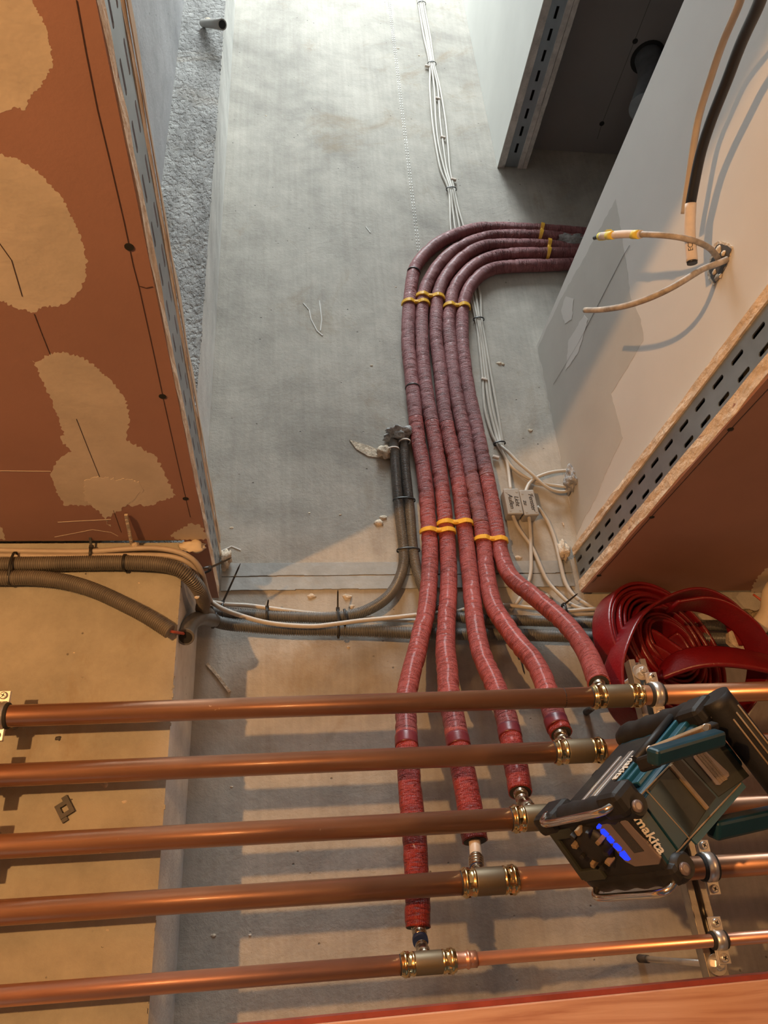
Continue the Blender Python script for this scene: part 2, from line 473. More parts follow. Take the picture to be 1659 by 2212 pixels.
def jag(pts, amp=3.5, step=7, seed=0, smooth_edges=()):
    rnd = random.Random(seed); out = []
    n = len(pts)
    for i in range(n):
        (x0, y0), (x1, y1) = pts[i], pts[(i + 1) % n]
        L = math.hypot(x1 - x0, y1 - y0); k = max(1, int(L / step))
        nx, ny = -(y1 - y0) / max(L, 1), (x1 - x0) / max(L, 1)
        for j in range(k):
            t = j / k; d = rnd.uniform(-amp, amp) if j else 0
            out.append((x0 + (x1 - x0) * t + nx * d, y0 + (y1 - y0) * t + ny * d))
    return out
def text_mesh(name, body, size, o, xd, yd, mat, parent=None, depth=.0003, shear=0, space=1.0, bold=0):
    cu = bpy.data.curves.new(name, 'FONT'); cu.body = body; cu.size = size; cu.extrude = depth
    cu.align_x = 'CENTER'; cu.align_y = 'CENTER'; cu.shear = shear; cu.space_character = space; cu.offset = bold
    t = bpy.data.objects.new(name + '_tmp', cu); COL.objects.link(t)
    dg = bpy.context.evaluated_depsgraph_get(); me = bpy.data.meshes.new_from_object(t.evaluated_get(dg))
    bpy.data.objects.remove(t)
    xd = Vector(xd).normalized(); yd = Vector(yd).normalized(); zd = xd.cross(yd)
    mw = Matrix(((xd.x, yd.x, zd.x, o[0]), (xd.y, yd.y, zd.y, o[1]), (xd.z, yd.z, zd.z, o[2]), (0, 0, 0, 1)))
    me.transform(mw); me.materials.clear()
    ob = link(name, me, mat)
    if parent is not None: part(ob, parent)
    return ob

# ================================================================== STRUCTURE
XJ = -.122; ZS = .819; ZSB = .838           # beam face, front soffit, corridor soffit
bm = bmesh.new(); box(bm, (-3.2, -5.2, CEIL), (3.2, 3.2, CEIL + .2))
ceiling = struct('ceiling', bm, M['concrete'])
bm = bmesh.new(); box(bm, (-3.2, -5.2, -.15), (3.2, 3.2, 0)); struct('floor', bm, M['floor'])
# downstand beam: front part and the rougher, slightly higher part in the corridor
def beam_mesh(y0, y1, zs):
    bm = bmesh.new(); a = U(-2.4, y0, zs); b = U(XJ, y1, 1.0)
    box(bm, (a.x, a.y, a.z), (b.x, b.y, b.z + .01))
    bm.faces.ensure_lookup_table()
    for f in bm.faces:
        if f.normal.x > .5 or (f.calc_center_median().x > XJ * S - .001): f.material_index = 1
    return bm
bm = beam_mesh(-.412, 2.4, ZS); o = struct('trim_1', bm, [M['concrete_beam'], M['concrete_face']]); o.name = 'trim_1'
o['label'] = 'wide concrete downstand beam over the left half of the front room'
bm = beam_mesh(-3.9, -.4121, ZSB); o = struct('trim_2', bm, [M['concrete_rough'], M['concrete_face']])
# ragged arris crumbs along the front beam
for (nm, X0, Y0, Y1, Z, mt, sd) in (('arris_crumbs', XJ, -.40, .35, ZS, 'concrete_beam', 1), ('arris_crumbs', XJ, -3.0, -.5, ZSB, 'concrete_rough', 2)):
    bm = bmesh.new(); rnd = random.Random(sd); n = int((Y1 - Y0) * 110)
    for i in range(n):
        y = Y0 + (Y1 - Y0) * rnd.random(); r = rnd.uniform(.0008, .003)
        c = U(X0, y, Z) + Vector((rnd.uniform(-.003, .0005), 0, rnd.uniform(-.0005, .004)))
        cbox(bm, c, Vector((r, r * .3, 0)), Vector((0, r * 2, 0)), Vector((0, 0, r)))
    struct(nm, bm, M[mt], parent=bpy.data.objects['trim_1' if sd == 1 else 'trim_2'])
# left concrete corridor wall
bm = bmesh.new(); ubox(bm, (-.202, -3.9, -1.12), (-.35, -.503, ZSB)); struct('wall_corridor_left', bm, M['concrete_wall'])
# right plaster wall of the corridor (far piece)
bm = bmesh.new(); ubox(bm, (.442, -3.9, -1.12), (.4435, -1.389, .9995)); ubox(bm, (.4435, -3.9, -1.12), (.510, -1.415, .9995))
struct('wall_corridor_right', bm, M['corr_board'])
# side room walls
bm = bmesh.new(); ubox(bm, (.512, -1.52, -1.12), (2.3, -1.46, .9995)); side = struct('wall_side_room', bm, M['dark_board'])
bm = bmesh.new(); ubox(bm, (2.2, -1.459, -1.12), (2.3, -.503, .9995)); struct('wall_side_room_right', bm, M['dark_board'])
# white return wall on the right
bm = bmesh.new(); ubox(bm, (.447, -.897, -1.12), (.53, -.5025, .9995)); ret = struct('wall_right_return', bm, M['white_board'])
bm = bmesh.new(); ubox(bm, (-.2, -3.95, -1.12), (.442, -3.9, -.4)); struct('wall_corridor_end', bm, M['corr_board'])

def jamb(root, X, sign, y_f, y_m0, y_m1, y_b, ztop, zph, mb, me_, thick=.004, inner_off=.0035, yslots=(-.581, -.609), skip=None):
    """board edges and slotted profile on the end of a stud wall; the faces look along sign*X"""
    zb = -CZ / S
    for nm, a, b in (('front_board_edge', y_f, y_m0), ('back_board_edge', y_m1, y_b)):
        bm = bmesh.new(); n = 90; rnd = random.Random(hash(nm) % 97 + int(X * 100) % 7)
        # slightly ragged strip
        vs = []
        mid = (a + b) / 2
        for i in range(n + 1):
            z = zb + (ztop - zb) * i / n
            row = []
            for y, j in ((a, .0024), (mid, .0), (b, .0010)):
                yy = y * S
                if y == a and nm[0] == 'f': yy -= .0008 + abs(noise.noise(Vector((z * 14, X, 0)))) * .006 + rnd.uniform(0, .0010)
                if y == b and nm[0] == 'b': yy += rnd.uniform(0, .0012)
                xx = (X * S) + sign * rnd.uniform(-.0012, .0006)
                row.append(bm.verts.new((xx, yy, z * S + CZ)))
            vs.append(row)
        for i in range(n):
            for k in range(2): bm.faces.new((vs[i][k], vs[i][k + 1], vs[i + 1][k + 1], vs[i + 1][k]))
        r = bmesh.ops.extrude_face_region(bm, geom=list(bm.faces))
        for v in r['geom']:
            if isinstance(v, bmesh.types.BMVert): v.co.x -= sign * thick
        bmesh.ops.recalc_face_normals(bm, faces=bm.faces)
        struct(nm, bm, me_, parent=root)
    # slotted steel profile: real slots
    bm = bmesh.new()
    xo = X * S - sign * inner_off; xi = xo - sign * .0016
    ya, yb = sorted((y_m0 * S, y_m1 * S)); w = .0068
    cols = sorted(yslots)
    ys = [ya, cols[0] - w / 2, cols[0] + w / 2, cols[1] - w / 2, cols[1] + w / 2, yb]
    ztopm = ztop * S + CZ - .002
    for k in (0, 2, 4): box(bm, (xi, ys[k], 0.0), (xo, ys[k + 1], ztopm))
    z = CZ + zph; 
    while z > .05: z -= .05
    prev = 0.0
    while z < ztopm - .014:
        lo, hi = z - .014, z + .014
        if lo > prev:
            for k in (1, 3):
                box(bm, (xi, ys[k], prev), (xo, ys[k + 1], lo))
                c = .002
                for (zz, s2) in ((lo, 1), (hi, -1)):
                    for (yy, s3) in ((ys[k], 1), (ys[k + 1], -1)):
                        prism(bm, [(xi, yy, zz), (xi, yy + s3 * c, zz), (xi, yy, zz + s2 * c)], (xo - xi, 0, 0))
        prev = hi; z += .05
    for k in (1, 3): box(bm, (xi, ys[k], prev), (xo, ys[k + 1], ztopm))
    struct('slotted_profile', bm, mb, parent=root)

# ---- right red stud wall (front plane y=-.412)
bm = bmesh.new()
XR = .432
ubox(bm, (XR + .0008, -.4309, -1.12), (2.3, -.412, .990))       # front boards
wr = struct('wall_right', bm, M['red_board'])
bm = bmesh.new(); ubox(bm, (XR + .035, -.4311, -1.12), (2.3, -.5024, .9995)); struct('stud_core', bm, M['hollow'], parent=wr)
bm = bmesh.new(); ubox(bm, (XR + .004, -.4745, -1.12), (.447, -.4864, .999)); ubox(bm, (.4462, -.4864, -1.12), (.4475, -.5024, .999)); struct('back_board', bm, M['white_board'], parent=wr)
bm = bmesh.new(); ubox(bm, (XR + .02, -.4312, .984), (2.2, -.4135, .9995)); struct('top_track', bm, M['zinc_track'], parent=wr)
jamb(wr, XR, -1, -.412, -.4315, -.4740, -.4866, .992, -.0106, M['zinc'], M['edge'])
# ---- left red stud wall
XL = -.0940
bm = bmesh.new(); ubox(bm, (-2.3, -.4309, -1.12), (XL - .0008, -.412, .812)); wl = struct('wall_left', bm, M['red_board'])
bm = bmesh.new(); ubox(bm, (XJ + .001, -.4308, .8122), (XL - .0007, -.4125, .992)); struct('lower_board_strip', bm, M['red_board'], parent=wl)
bm = bmesh.new(); ubox(bm, (-2.3, -.4311, -1.12), (XL - .035, -.5024, .816)); struct('stud_core', bm, M['hollow'], parent=wl)
bm = bmesh.new(); ubox(bm, (-2.3, -.4305, .8124), (XJ - .002, -.4145, .8185)); struct('sealing_strip', bm, M['filler'], parent=wl)
jamb(wl, XL, 1, -.412, -.4300, -.4710, -.4840, .994, .0105, M['zinc'], M['edge'], yslots=(-.5815, -.6085), inner_off=.0008)
# torn orange paper along the back edge of the left jamb
rnd = random.Random(5)
pp = []; top = []
for i in range(46):
    z = .10 + .86 * i / 45
    top.append(U(XL, -.4840 - abs(noise.noise(Vector((z * 9, 2, 0)))) * .022 - .0012, z) + Vector((.0006, 0, 0)))
pts = top + [U(XL, -.4820, .96) + Vector((.0006, 0, 0)), U(XL, -.4820, .10) + Vector((.0006, 0, 0))]
bm = bmesh.new(); prism(bm, pts, (.0012, 0, 0)); struct('torn_paper', bm, M['filler'], parent=wl)

def patch(poly, plane, mat, root, amp=3.2, step=3.6, seed=1, th=.00025, nm='filler_patch'):
    if plane[0] == 'Y':
        pts = [atY(x, y, plane[1]) for x, y in jag(poly, amp, step, seed)]; ext = (0, th, 0)
        pts = [p + Vector((0, -.0002, 0)) for p in pts]
    elif plane[0] == 'X':
        pts = [atX(x, y, plane[1]) for x, y in jag(poly, amp, step, seed)]; ext = (-th, 0, 0)
        pts = [p + Vector((.0002, 0, 0)) for p in pts]
    else:
        pts = [at(x, y, plane[1]) for x, y in jag(poly, amp, step, seed)]; ext = (0, 0, -th)
        pts = [p + Vector((0, 0, .0002)) for p in pts]
    bm = bmesh.new(); prism(bm, pts, ext)
    bmesh.ops.triangulate(bm, faces=[f for f in bm.faces if len(f.verts) > 4])
    return struct(nm, bm, mat, parent=root)
P1 = [(-20, -30), (60, -30), (70, 0), (85, 30), (100, 60), (110, 100), (115, 140), (100, 165), (85, 190), (60, 215), (55, 238), (35, 232), (0, 245), (-20, 240)]
P2 = [(-20, 330), (0, 333), (40, 345), (75, 365), (100, 390), (130, 420), (150, 460), (170, 500), (188, 560), (185, 600), (170, 630), (150, 650), (120, 662), (95, 662), (75, 675), (45, 668), (0, 650), (-20, 640)]
P3 = [(70, 778), (75, 783), (110, 763), (140, 762), (170, 770), (200, 785), (225, 808), (250, 835), (270, 860), (278, 890), (278, 925), (272, 950), (300, 965), (335, 985), (350, 1010), (365, 1045), (380, 1070), (350, 1082), (330, 1092), (140, 1093), (125, 1070), (110, 1030), (115, 1010), (125, 995), (155, 975), (135, 955), (130, 942), (140, 940), (120, 890), (105, 850), (90, 820)]
P4 = [(-20, 1128), (5, 1140), (8, 1152), (12, 1165), (-20, 1168)]
P5 = [(385, 1166), (368, 1156), (395, 1142), (410, 1131), (430, 1132), (438, 1140), (447, 1165)]
P6 = [(182, 1038), (205, 1030), (300, 1040), (310, 1060), (270, 1095), (255, 1105), (225, 1122), (240, 1138), (215, 1105), (182, 1080)]
for i, (p, mt) in enumerate(((P1, 'filler'), (P2, 'filler'), (P3, 'filler'), (P4, 'filler_pale'), (P5, 'filler'))):
    patch(p, ('Y', -.412), M[mt], wl, seed=i + 3)
patch(P6, ('Y', -.41182), M['filler_pale'], wl, seed=11)
patch([(1680, 1200), (1645, 1238), (1628, 1262), (1622, 1280), (1680, 1280)], ('Y', -.412), M['filler'], wr, seed=17)
for ln in ([(20, 1150), (120, 1148), (235, 1142), (232, 1145), (120, 1152)],):
    pass
def linestrip(pts, plane, w, mat, root, nm='pencil_line', off=.0004):
    """thin drawn or cut line on a wall"""
    f = (lambda x, y: atY(x, y, plane[1])) if plane[0] == 'Y' else ((lambda x, y: atX(x, y, plane[1])) if plane[0] == 'X' else (lambda x, y: at(x, y, plane[1])))
    n = {'Y': Vector((0, 1, 0)), 'X': Vector((-1, 0, 0)), 'Z': Vector((0, 0, -1))}[plane[0]]
    bm = bmesh.new(); P = [f(*p) for p in pts]
    for a, b in zip(P, P[1:]):
        d = b - a; s = d.cross(n).normalized() * w
        cbox(bm, (a + b) / 2 + n * off * .4, d, s, n * off)
    return struct(nm, bm, mat, parent=root)
for ln in ([(165, 0), (185, 110), (210, 235), (240, 360), (268, 480), (288, 575), (300, 620), (330, 755), (352, 858), (378, 975), (402, 1080), (411, 1117)],
           [(-5, 520), (25, 562), (48, 640)], [(74, 678), (90, 720), (108, 765)], [(165, 905), (190, 968), (215, 1030)], [(245, 1102), (262, 1150)], [(302, 618), (316, 622), (330, 619)]):
    linestrip(ln, ('Y', -.412), .0007, M['pencil'], wl)
for c in ((279, 533), (351, 856), (401, 1077)):
    p = atY(*c, -.412); lathe('screw_hole', p + Vector((0, -.001, 0)), (0, 1, 0), [(0, .0042), (.0016, .0042)], M['hollow'], wl, seg=14)
linestrip([(1659, 840), (1578, 927), (1405, 1118), (1294, 1243), (1280, 1258)], ('Y', -.412), .0007, M['ink'], wr)
for c in ((1578, 927), (1408, 1117), (1294, 1243)):
    p = atY(*c, -.412); lathe('screw_hole', p + Vector((0, -.001, 0)), (0, 1, 0), [(0, .0042), (.0016, .0042)], M['hollow'], wr, seg=14)
for c in ((0, 1017, 110, 1018),): linestrip([(c[0], c[1]), (c[2], c[3])], ('Y', -.412), .0012, M['filler'], wl, 'scratch_mark')
linestrip([(125, 1128), (180, 1125), (240, 1122)], ('Y', -.412), .0016, M['filler_pale'], wl, 'scratch_mark')
linestrip([(118, 1160), (160, 1152), (200, 1144), (240, 1150), (255, 1158)], ('Y', -.412), .001, M['filler_pale'], wl, 'scratch_mark')
# bare grey board region on the white return wall
G1 = [(1162, 752), (1185, 700), (1215, 640), (1260, 560), (1290, 505), (1330, 430), (1352, 560), (1362, 640), (1385, 690), (1390, 735), (1352, 800), (1320, 850), (1330, 885), (1345, 945), (1310, 1020), (1285, 1080), (1262, 1120), (1246, 1158), (1225, 1060)]
patch(G1, ('X', .447), M['grey_board'], ret, amp=1.2, step=9, seed=21, th=.0004, nm='bare_board_area')
linestrip([(1250, 740), (1345, 555), (1360, 530)], ('X', .4467), .0004, M['ink'], ret)
linestrip([(1195, 830), (1250, 740)], ('X', .4467), .0005, M['grey_board'], ret)
for pl in ([(1222, 640), (1240, 645), (1235, 690), (1220, 700), (1212, 670)], [(1228, 735), (1262, 680), (1270, 690), (1250, 760), (1222, 800)]):
    patch(pl, ('X', .4466), M['white_board'], ret, amp=1, step=6, seed=len(pl), th=.0003, nm='filler_smear')
# ragged hole in the return wall
H = [(1545, 535), (1553, 527), (1570, 530), (1580, 537), (1572, 565), (1563, 580), (1552, 605), (1545, 612), (1535, 598), (1532, 575), (1540, 555)]
patch([(x + (x - 1556) * .16, y + (y - 570) * .14) for x, y in H], ('X', .447), M['crumb'], ret, amp=1.5, step=3, seed=31, th=.0014, nm='crumbled_rim')
patch(H, ('X', .4458), M['nut_dark'], ret, amp=1.2, step=4, seed=32, th=.0006, nm='drilled_hole')
for i, (x, y, r) in enumerate(((1552, 540, .006), (1563, 547, .004), (1548, 600, .005), (1543, 588, .004), (1556, 596, .003))):
    lump('plaster_crumb', atX(x, y, .4452), .002, r, r, M['crumb'], ret, seed=i, sub=2)
# side-room screws and seam
linestrip([(1405, 0), (1370, 90), (1300, 268), (1290, 300)], ('Y', -1.46), .0008, M['hollow'], side, 'board_joint')
for c in ((1372, 89), (1300, 267)):
    p = atY(*c, -1.46); lathe('screw_hole', p + Vector((0, -.001, 0)), (0, 1, 0), [(0, .007), (.0016, .007)], M['hollow'], side, seg=12)
# corridor wall end with its slotted profile (faces the camera side, +Y)
wc = bpy.data.objects['wall_corridor_right']
bm = bmesh.new()
for x0, x1, mt in ((.4437, .4575, 0), (.4865, .4960, 0), (.4970, .5060, 0)):
    n = 60; zs = [-CZ / S + (CZ / S + .999) * i / n for i in range(n + 1)]
    for a, b in zip(zs, zs[1:]):
        j = random.uniform(-.0012, .0012)
        ubox(bm, (x0, -1.415, a), (x1 + (0 if x0 < .45 else j / 4), -1.3895 + j / 3, b))
struct('board_edges', bm, M['edge_grey'], parent=wc)
bm = bmesh.new(); y0 = -1.3935 * S
xs = [.4576 * S, .4576 * S + .0165, .4576 * S + .0235, .4864 * S]
for k in (0, 2): box(bm, (xs[k], y0 - .0015, 0), (xs[k + 1], y0, CEIL - .002))
z = .04; prev = 0
while z < CEIL - .02:
    box(bm, (xs[1], y0 - .0015, prev), (xs[2], y0, z - .014)); prev = z + .014; z += .05
box(bm, (xs[1], y0 - .0015, prev), (xs[2], y0, CEIL - .002))
struct('slotted_profile', bm, M['zinc'], parent=wc)
bm = bmesh.new(); ubox(bm, (.458, -1.4149, -1.12), (.486, -1.405, .999)); struct('profile_cavity', bm, M['hollow'], parent=wc)

# ceiling seam left by the formwork
bm = bmesh.new(); rnd = random.Random(3)
y = -2.3
while y < -1.13:
    for dx in (0, .006):
        cbox(bm, U(.2485, y, 1.0) + Vector((dx, 0, -.0004)), (.0022, 0, 0), (0, rnd.uniform(.004, .009), 0), (0, 0, .0016))
    y += .009
struct('formwork_seam', bm, M['concrete_face'], parent=ceiling)
# steel top track across the opening
for nm, ya, yb in (('trim_3', -.4685, -.4475), ('trim_4', -.4465, -.4255)):
    bm = bmesh.new()
    n = 40
    for i in range(n):
        xa = -.0925 + (.428 + .0925) * i / n; xb = -.0925 + (.428 + .0925) * (i + 1) / n
        j = random.uniform(0, .0012)
        ubox(bm, (xa, ya + (j * .4), .9972), (xb, yb - j, .9998))
    o = struct(nm, bm, M['zinc_track'])
# small plaster splinters and dabs stuck on the ceiling, part of the surface
def splinter(pts, z, w, mat, root=ceiling, nm='plaster_splinter'): return linestrip(pts, ('Z', z), w, mat, root, nm, off=.003)
splinter([(447, 1434), (470, 1460), (496, 1495)], 1.0, .005, M['crumb'])
splinter([(1215, 1130), (1217, 1136)], 1.0, .003, M['crumb'])
for i, (x, y, r) in enumerate(((803, 790, .004), (1078, 785, .007), (1086, 787, .006), (1145, 930, .006), (753, 1398, .004), (818, 1130, .010), (828, 1118, .008), (855, 620, .003), (575, 250, .003), (912, 560, .003), (905, 120, .004), (860, 105, .005), (1013, 500, .003), (735, 1112, .003), (668, 1108, .003), (500, 1140, .004), (1120, 1205, .008), (1180, 1290, .012), (500, 1700, .003), (540, 2020, .003), (461, 2021, .004), (1490, 1970, .004), (880, 1940, .003), (760, 1310, .006), (673, 1288, .008), (750, 1290, .009))):
    lump('plaster_dab', at(x, y, 1.0) + Vector((0, 0, .0005)), r, r * .7, r * .45, M['crumb'], ceiling, seed=i, sub=2)
# crack-like scribble relief in the ceiling
for i, l in enumerate(([(655, 655), (668, 670), (672, 690), (685, 715), (697, 725)], [(690, 650), (695, 690), (692, 715)], [(790, 490), (800, 503)], [(480, 1190), (500, 1180), (520, 1188)])):
    linestrip(l, ('Z', 1.0), .0022, M['concrete_face'], ceiling, 'surface_ridge', off=.0015)

# ================================================================== COPPER PIPES
ZP = .775
R28, R22, R15 = .014, .011, .0075
def pipe_y(px, py): return at(px, py, ZP).y
def pipe_run(label, yc, r, segs, tee, mat='copper', tee_r=None, branch=None, red=None):
    """yc: world y; tee=(x0,x1) world; segs: list of (x0,x1,r,material)"""
    zc = ZP * S + CZ
    root = thing('copper_pipe', label, 'pipe', 'copper pipes hung across the front room', loc=(0, yc, zc))
    for (x0, x1, rr, mt) in segs:
        lathe('tube', (x0, yc, zc), (1, 0, 0), [(0, rr), (x1 - x0, rr)], M[mt], root, seg=36)
    x0, x1 = tee; L = x1 - x0; tr = r * 1.17; cl = L * .30
    lathe('tee_body', (x0 + cl * .8, yc, zc), (1, 0, 0), [(0, tr * .97), (.002, tr), (L - 1.6 * cl - .002, tr), (L - 1.6 * cl, tr * .97)], M['bronze'], root)
    for s, xa in ((1, x0), (-1, x1)):
        b = cl
        prof = [(0, r * 1.06), (.0005, r * 1.12)] + ringprof(.002, .0085, r * 1.14, r * .16) + [(.0095, r * 1.12), (b * .62, r * 1.12)] + ringprof(b * .64, b * .86, r * 1.13, r * .08) + [(b, r * 1.16)]
        c = lathe('press_collar', (xa, yc, zc), (s, 0, 0), prof, M['brass'], root)
        # hexagonal press marks
        bm = bmesh.new()
        for k in range(6):
            a = k * math.pi / 3 + .3
            d = Vector((0, math.cos(a), math.sin(a))); t = Vector((1, 0, 0)); u_ = d.cross(t)
            cbox(bm, Vector((xa + s * b * .42, yc, zc)) + d * r * 1.155, t * b * .2, u_ * r * .7, d * r * .06)
        o = mesh('press_mark', bm, M['brass']); o.parent = c
    lathe('marker_ring', (x0 - .0012, yc, zc), (1, 0, 0), [(0, r * 1.005), (.0016, r * 1.02)], M['ink'], root)
    if branch:
        p0, p1, rb = branch
        ax = (p1 - p0); L2 = ax.length
        lathe('branch_socket', p0, ax, [(0, rb * 1.25), (L2 * .62, rb * 1.2), (L2 * .64, rb), (L2 * .85, rb)] + ringprof(L2 * .86, L2, rb, rb * .14), M['nickel'], root)
    return root
ys = [at(829, 1520, ZP).y, at(829, 1640, ZP).y, at(829, 1784, ZP).y, at(829, 1918, ZP).y, at(829, 2087, ZP).y]
def px2x(px, py, z=ZP): return at(px, py, z).x
XE0, XE1 = -1.6, 1.75
tees = [(px2x(1278, 1510), px2x(1387, 1505)), (px2x(1197, 1628), px2x(1303, 1620)), (px2x(1103, 1765), px2x(1213, 1757)), (px2x(996, 1908), px2x(1117, 1900)), (px2x(865, 2083), px2x(984, 2070))]
ends = [at(1296, 1488, .806), at(1214, 1598, .812), at(1127, 1726, .810), at(1030, 1880, .802), at(910, 2042, .800)]
labs = ['tarnished copper pipe farthest from the wooden board, crossing under all the red insulated pipes',
        'second copper pipe from the top, scratched, running under the radio at right',
        'middle copper pipe ending its visible run behind the front of the radio',
        'copper pipe with the large bronze tee below the exposed white pipe end',
        'thinnest copper pipe beside the wooden board, stepping down after its tee']
runs = []
for i in range(5):
    x0, x1 = tees[i]; r = R28 if i < 4 else R22
    if i < 4: segs = [(XE0, x0 + .004, r, 'copper'), (x1 - .004, XE1, r, 'copper')]
    else:
        xr = px2x(1028, 2063)
        segs = [(XE0, x0 + .004, r, 'copper_bright'), (xr - .004, XE1, R15, 'copper_bright')]
    e = ends[i]; rb = .0085
    if i == 4: rb = .007
    base = Vector((min(max(e.x, x0 + .02), x1 - .02), ys[i] , ZP * S + CZ))
    d = (e - base).normalized()
    root = pipe_run(labs[i], ys[i], r, segs, (x0, x1), branch=(base + d * r * .8, e, rb))
    runs.append(root)
    if i == 4:
        lathe('reducer', (x1 - .004, ys[4], ZP * S + CZ), (1, 0, 0), [(0, R22 * 1.0), (.006, R15 * 1.28), (.014, R15 * 1.2)] + ringprof(.016, .021, R15 * 1.2, .0014) + [(xr - x1 - .003, R15 * 1.2), (xr - x1 + .004, R15 * 1.24)], M['copper_bright'], root)
# marker lines on the first pipe
lathe('marker_ring', (px2x(1216, 1508), ys[0], ZP * S + CZ), (1, 0, 0), [(0, R28 * 1.003), (.0012, R28 * 1.003)], M['ink'], runs[0])

# ------------------------------------------------------------------ rails
def rail(label, p0, p1, w=.027, h=.018):
    """open channel, slot facing the floor"""
    p0, p1 = Vector(p0), Vector(p1); root = thing('mounting_rail', label, 'rail', loc=p0)
    d = (p1 - p0); up = Vector((0, 0, 1)); s = d.cross(up).normalized()
    def strip(off, a, b): 
        bm = bmesh.new(); cbox(bm, (p0 + p1) / 2 + off, d, a, b); return bm
    bm = bmesh.new(); c = (p0 + p1) / 2; t = .002
    cbox(bm, c + up * (h / 2), d, s * w, up * t)
    for k in (-1, 1):
        cbox(bm, c + s * k * (w / 2 - t / 2), d, s * t, up * h)
        cbox(bm, c + s * k * (w / 2 - .0045) - up * (h / 2), d, s * .008, up * t)
        cbox(bm, c + s * k * (w / 2 - .0085) - up * (h / 2 - .002), d, s * .0012, up * .005)
    part(mesh('channel', bm, M['rail']), root)
    return root, d.normalized(), s
def bolt_washer(root, p, rw=.0125):
    w = lathe('washer', p, (0, 0, -1), [(0, rw), (.0022, rw)], M['steel'], root)
    lathe('hex_nut', p + Vector((0, 0, -.0022)), (0, 0, -1), [(0, .0075), (.006, .0075), (.0068, .006)], M['steel'], root, seg=6, flat=True)
    lathe('bolt_tip', p + Vector((0, 0, -.0088)), (0, 0, -1), [(0, .0042), (.004, .0042), (.005, .0035)], M['steel'], root, seg=16)
ZR = .806
ra, rb_ = at(1371, 1428, .822), at(1551, 2125, .822)
rr, rdir, rside = rail('perforated steel mounting rail at right, carrying the pipe clamps behind the radio', ra, rb_)
for q in ((1380, 1453), (1551, 2083)):
    p = at(*q, .815); p.x = ra.x + (rb_.x - ra.x) * (p.y - ra.y) / (rb_.y - ra.y); p.z = ra.z - .010
    bolt_washer(rr, p)
    pt = Vector((p.x, p.y, CEIL - .001))
    th = lathe('threaded_rod', Vector((p.x, p.y, ra.z + .008)), (0, 0, 1), [(0, .0042), (CEIL - ra.z - .009, .0042)], M['steel'], rr, seg=16)
    lathe('anchor_sleeve', Vector((p.x, p.y, CEIL - .032)), (0, 0, 1), [(0, .0056), (.03, .0060)], M['nut_dark'], rr, seg=16)
LRZ = ZS * S + CZ + .009

def clamp(label, x, yc, r, zr, big=1.0):
    zc = ZP * S + CZ; c = Vector((x, yc, zc)); root = thing('pipe_clamp', label, 'clamp', 'steel pipe clamps on the rails', loc=c)
    lathe('rubber_lining', c - Vector((.0105, 0, 0)), (1, 0, 0), [(0, r + .0005), (.001, r + .0028), (.020, r + .0028), (.021, r + .0005)], M['rubber'], root)
    lathe('steel_band', c - Vector((.0065, 0, 0)), (1, 0, 0), [(0, r + .0026), (.0008, r + .0046), (.0122, r + .0046), (.013, r + .0026)], M['steel'], root)
    for s in (-1, 1):
        e = c + Vector((0, s * (r + .0105), -.001))
        bm = bmesh.new(); cbox(bm, e + Vector((0, 0, -.0017)), (.016, 0, 0), (0, .0155, 0), (0, 0, .002)); cbox(bm, e + Vector((0, 0, .0017)), (.016, 0, 0), (0, .0155, 0), (0, 0, .002)); bev(bm, .0006, 1)
        part(mesh('clamp_ear', bm, M['steel']), root)
        hp = e + Vector((0, s * .001, -.0028))
        lathe('clamp_screw', hp, (0, 0, -1), [(0, .0052), (.002, .0050), (.003, .0036)], M['steel'], root, seg=18)
        bm = bmesh.new()
        for a in (.5, .5 + math.pi / 2):
            cbox(bm, hp + Vector((0, 0, -.0031)), (math.cos(a) * .0052, math.sin(a) * .0052, 0), (-math.sin(a) * .001, math.cos(a) * .001, 0), (0, 0, .0005))
        part(mesh('screw_cross', bm, M['hollow']), root)
    L = (zr - .009) - (zc + r + .004)
    lathe('clamp_stud', c + Vector((0, 0, r + .004)), (0, 0, 1), [(0, .0055), (.004, .0055), (.0041, .004), (max(L, .006), .004)], M['steel'], root, seg=16)
    return root
def railx(y): return ra.x + (rb_.x - ra.x) * (y - ra.y) / (rb_.y - ra.y)
cl = ['steel clamp on the farthest copper pipe, just above the radio', 'steel clamp hidden behind the radio on the second copper pipe', 'steel clamp hidden behind the radio on the middle copper pipe', 'steel clamp on the fourth copper pipe, at the lower right corner of the radio', 'small steel clamp on the thin copper pipe beside the anchor bolt']
for i in (0, 3, 4):
    xpx = [(1413, 1490), None, None, (1530, 1880), (1552, 2030)][i]
    clamp(cl[i], px2x(*xpx), ys[i], (R28, R28, R28, R28, R15)[i], ra.z)
for i in range(3):
    clamp(['steel clamp with cross-head screw at the left picture edge, on the farthest copper pipe', 'steel clamp at the left picture edge on the second copper pipe', 'steel clamp at the left picture edge on the middle copper pipe', 'steel clamp just past the left picture edge on the fourth copper pipe'][i], px2x(6, 1527) - (0 if i == 0 else .004), ys[i], R28, LRZ)

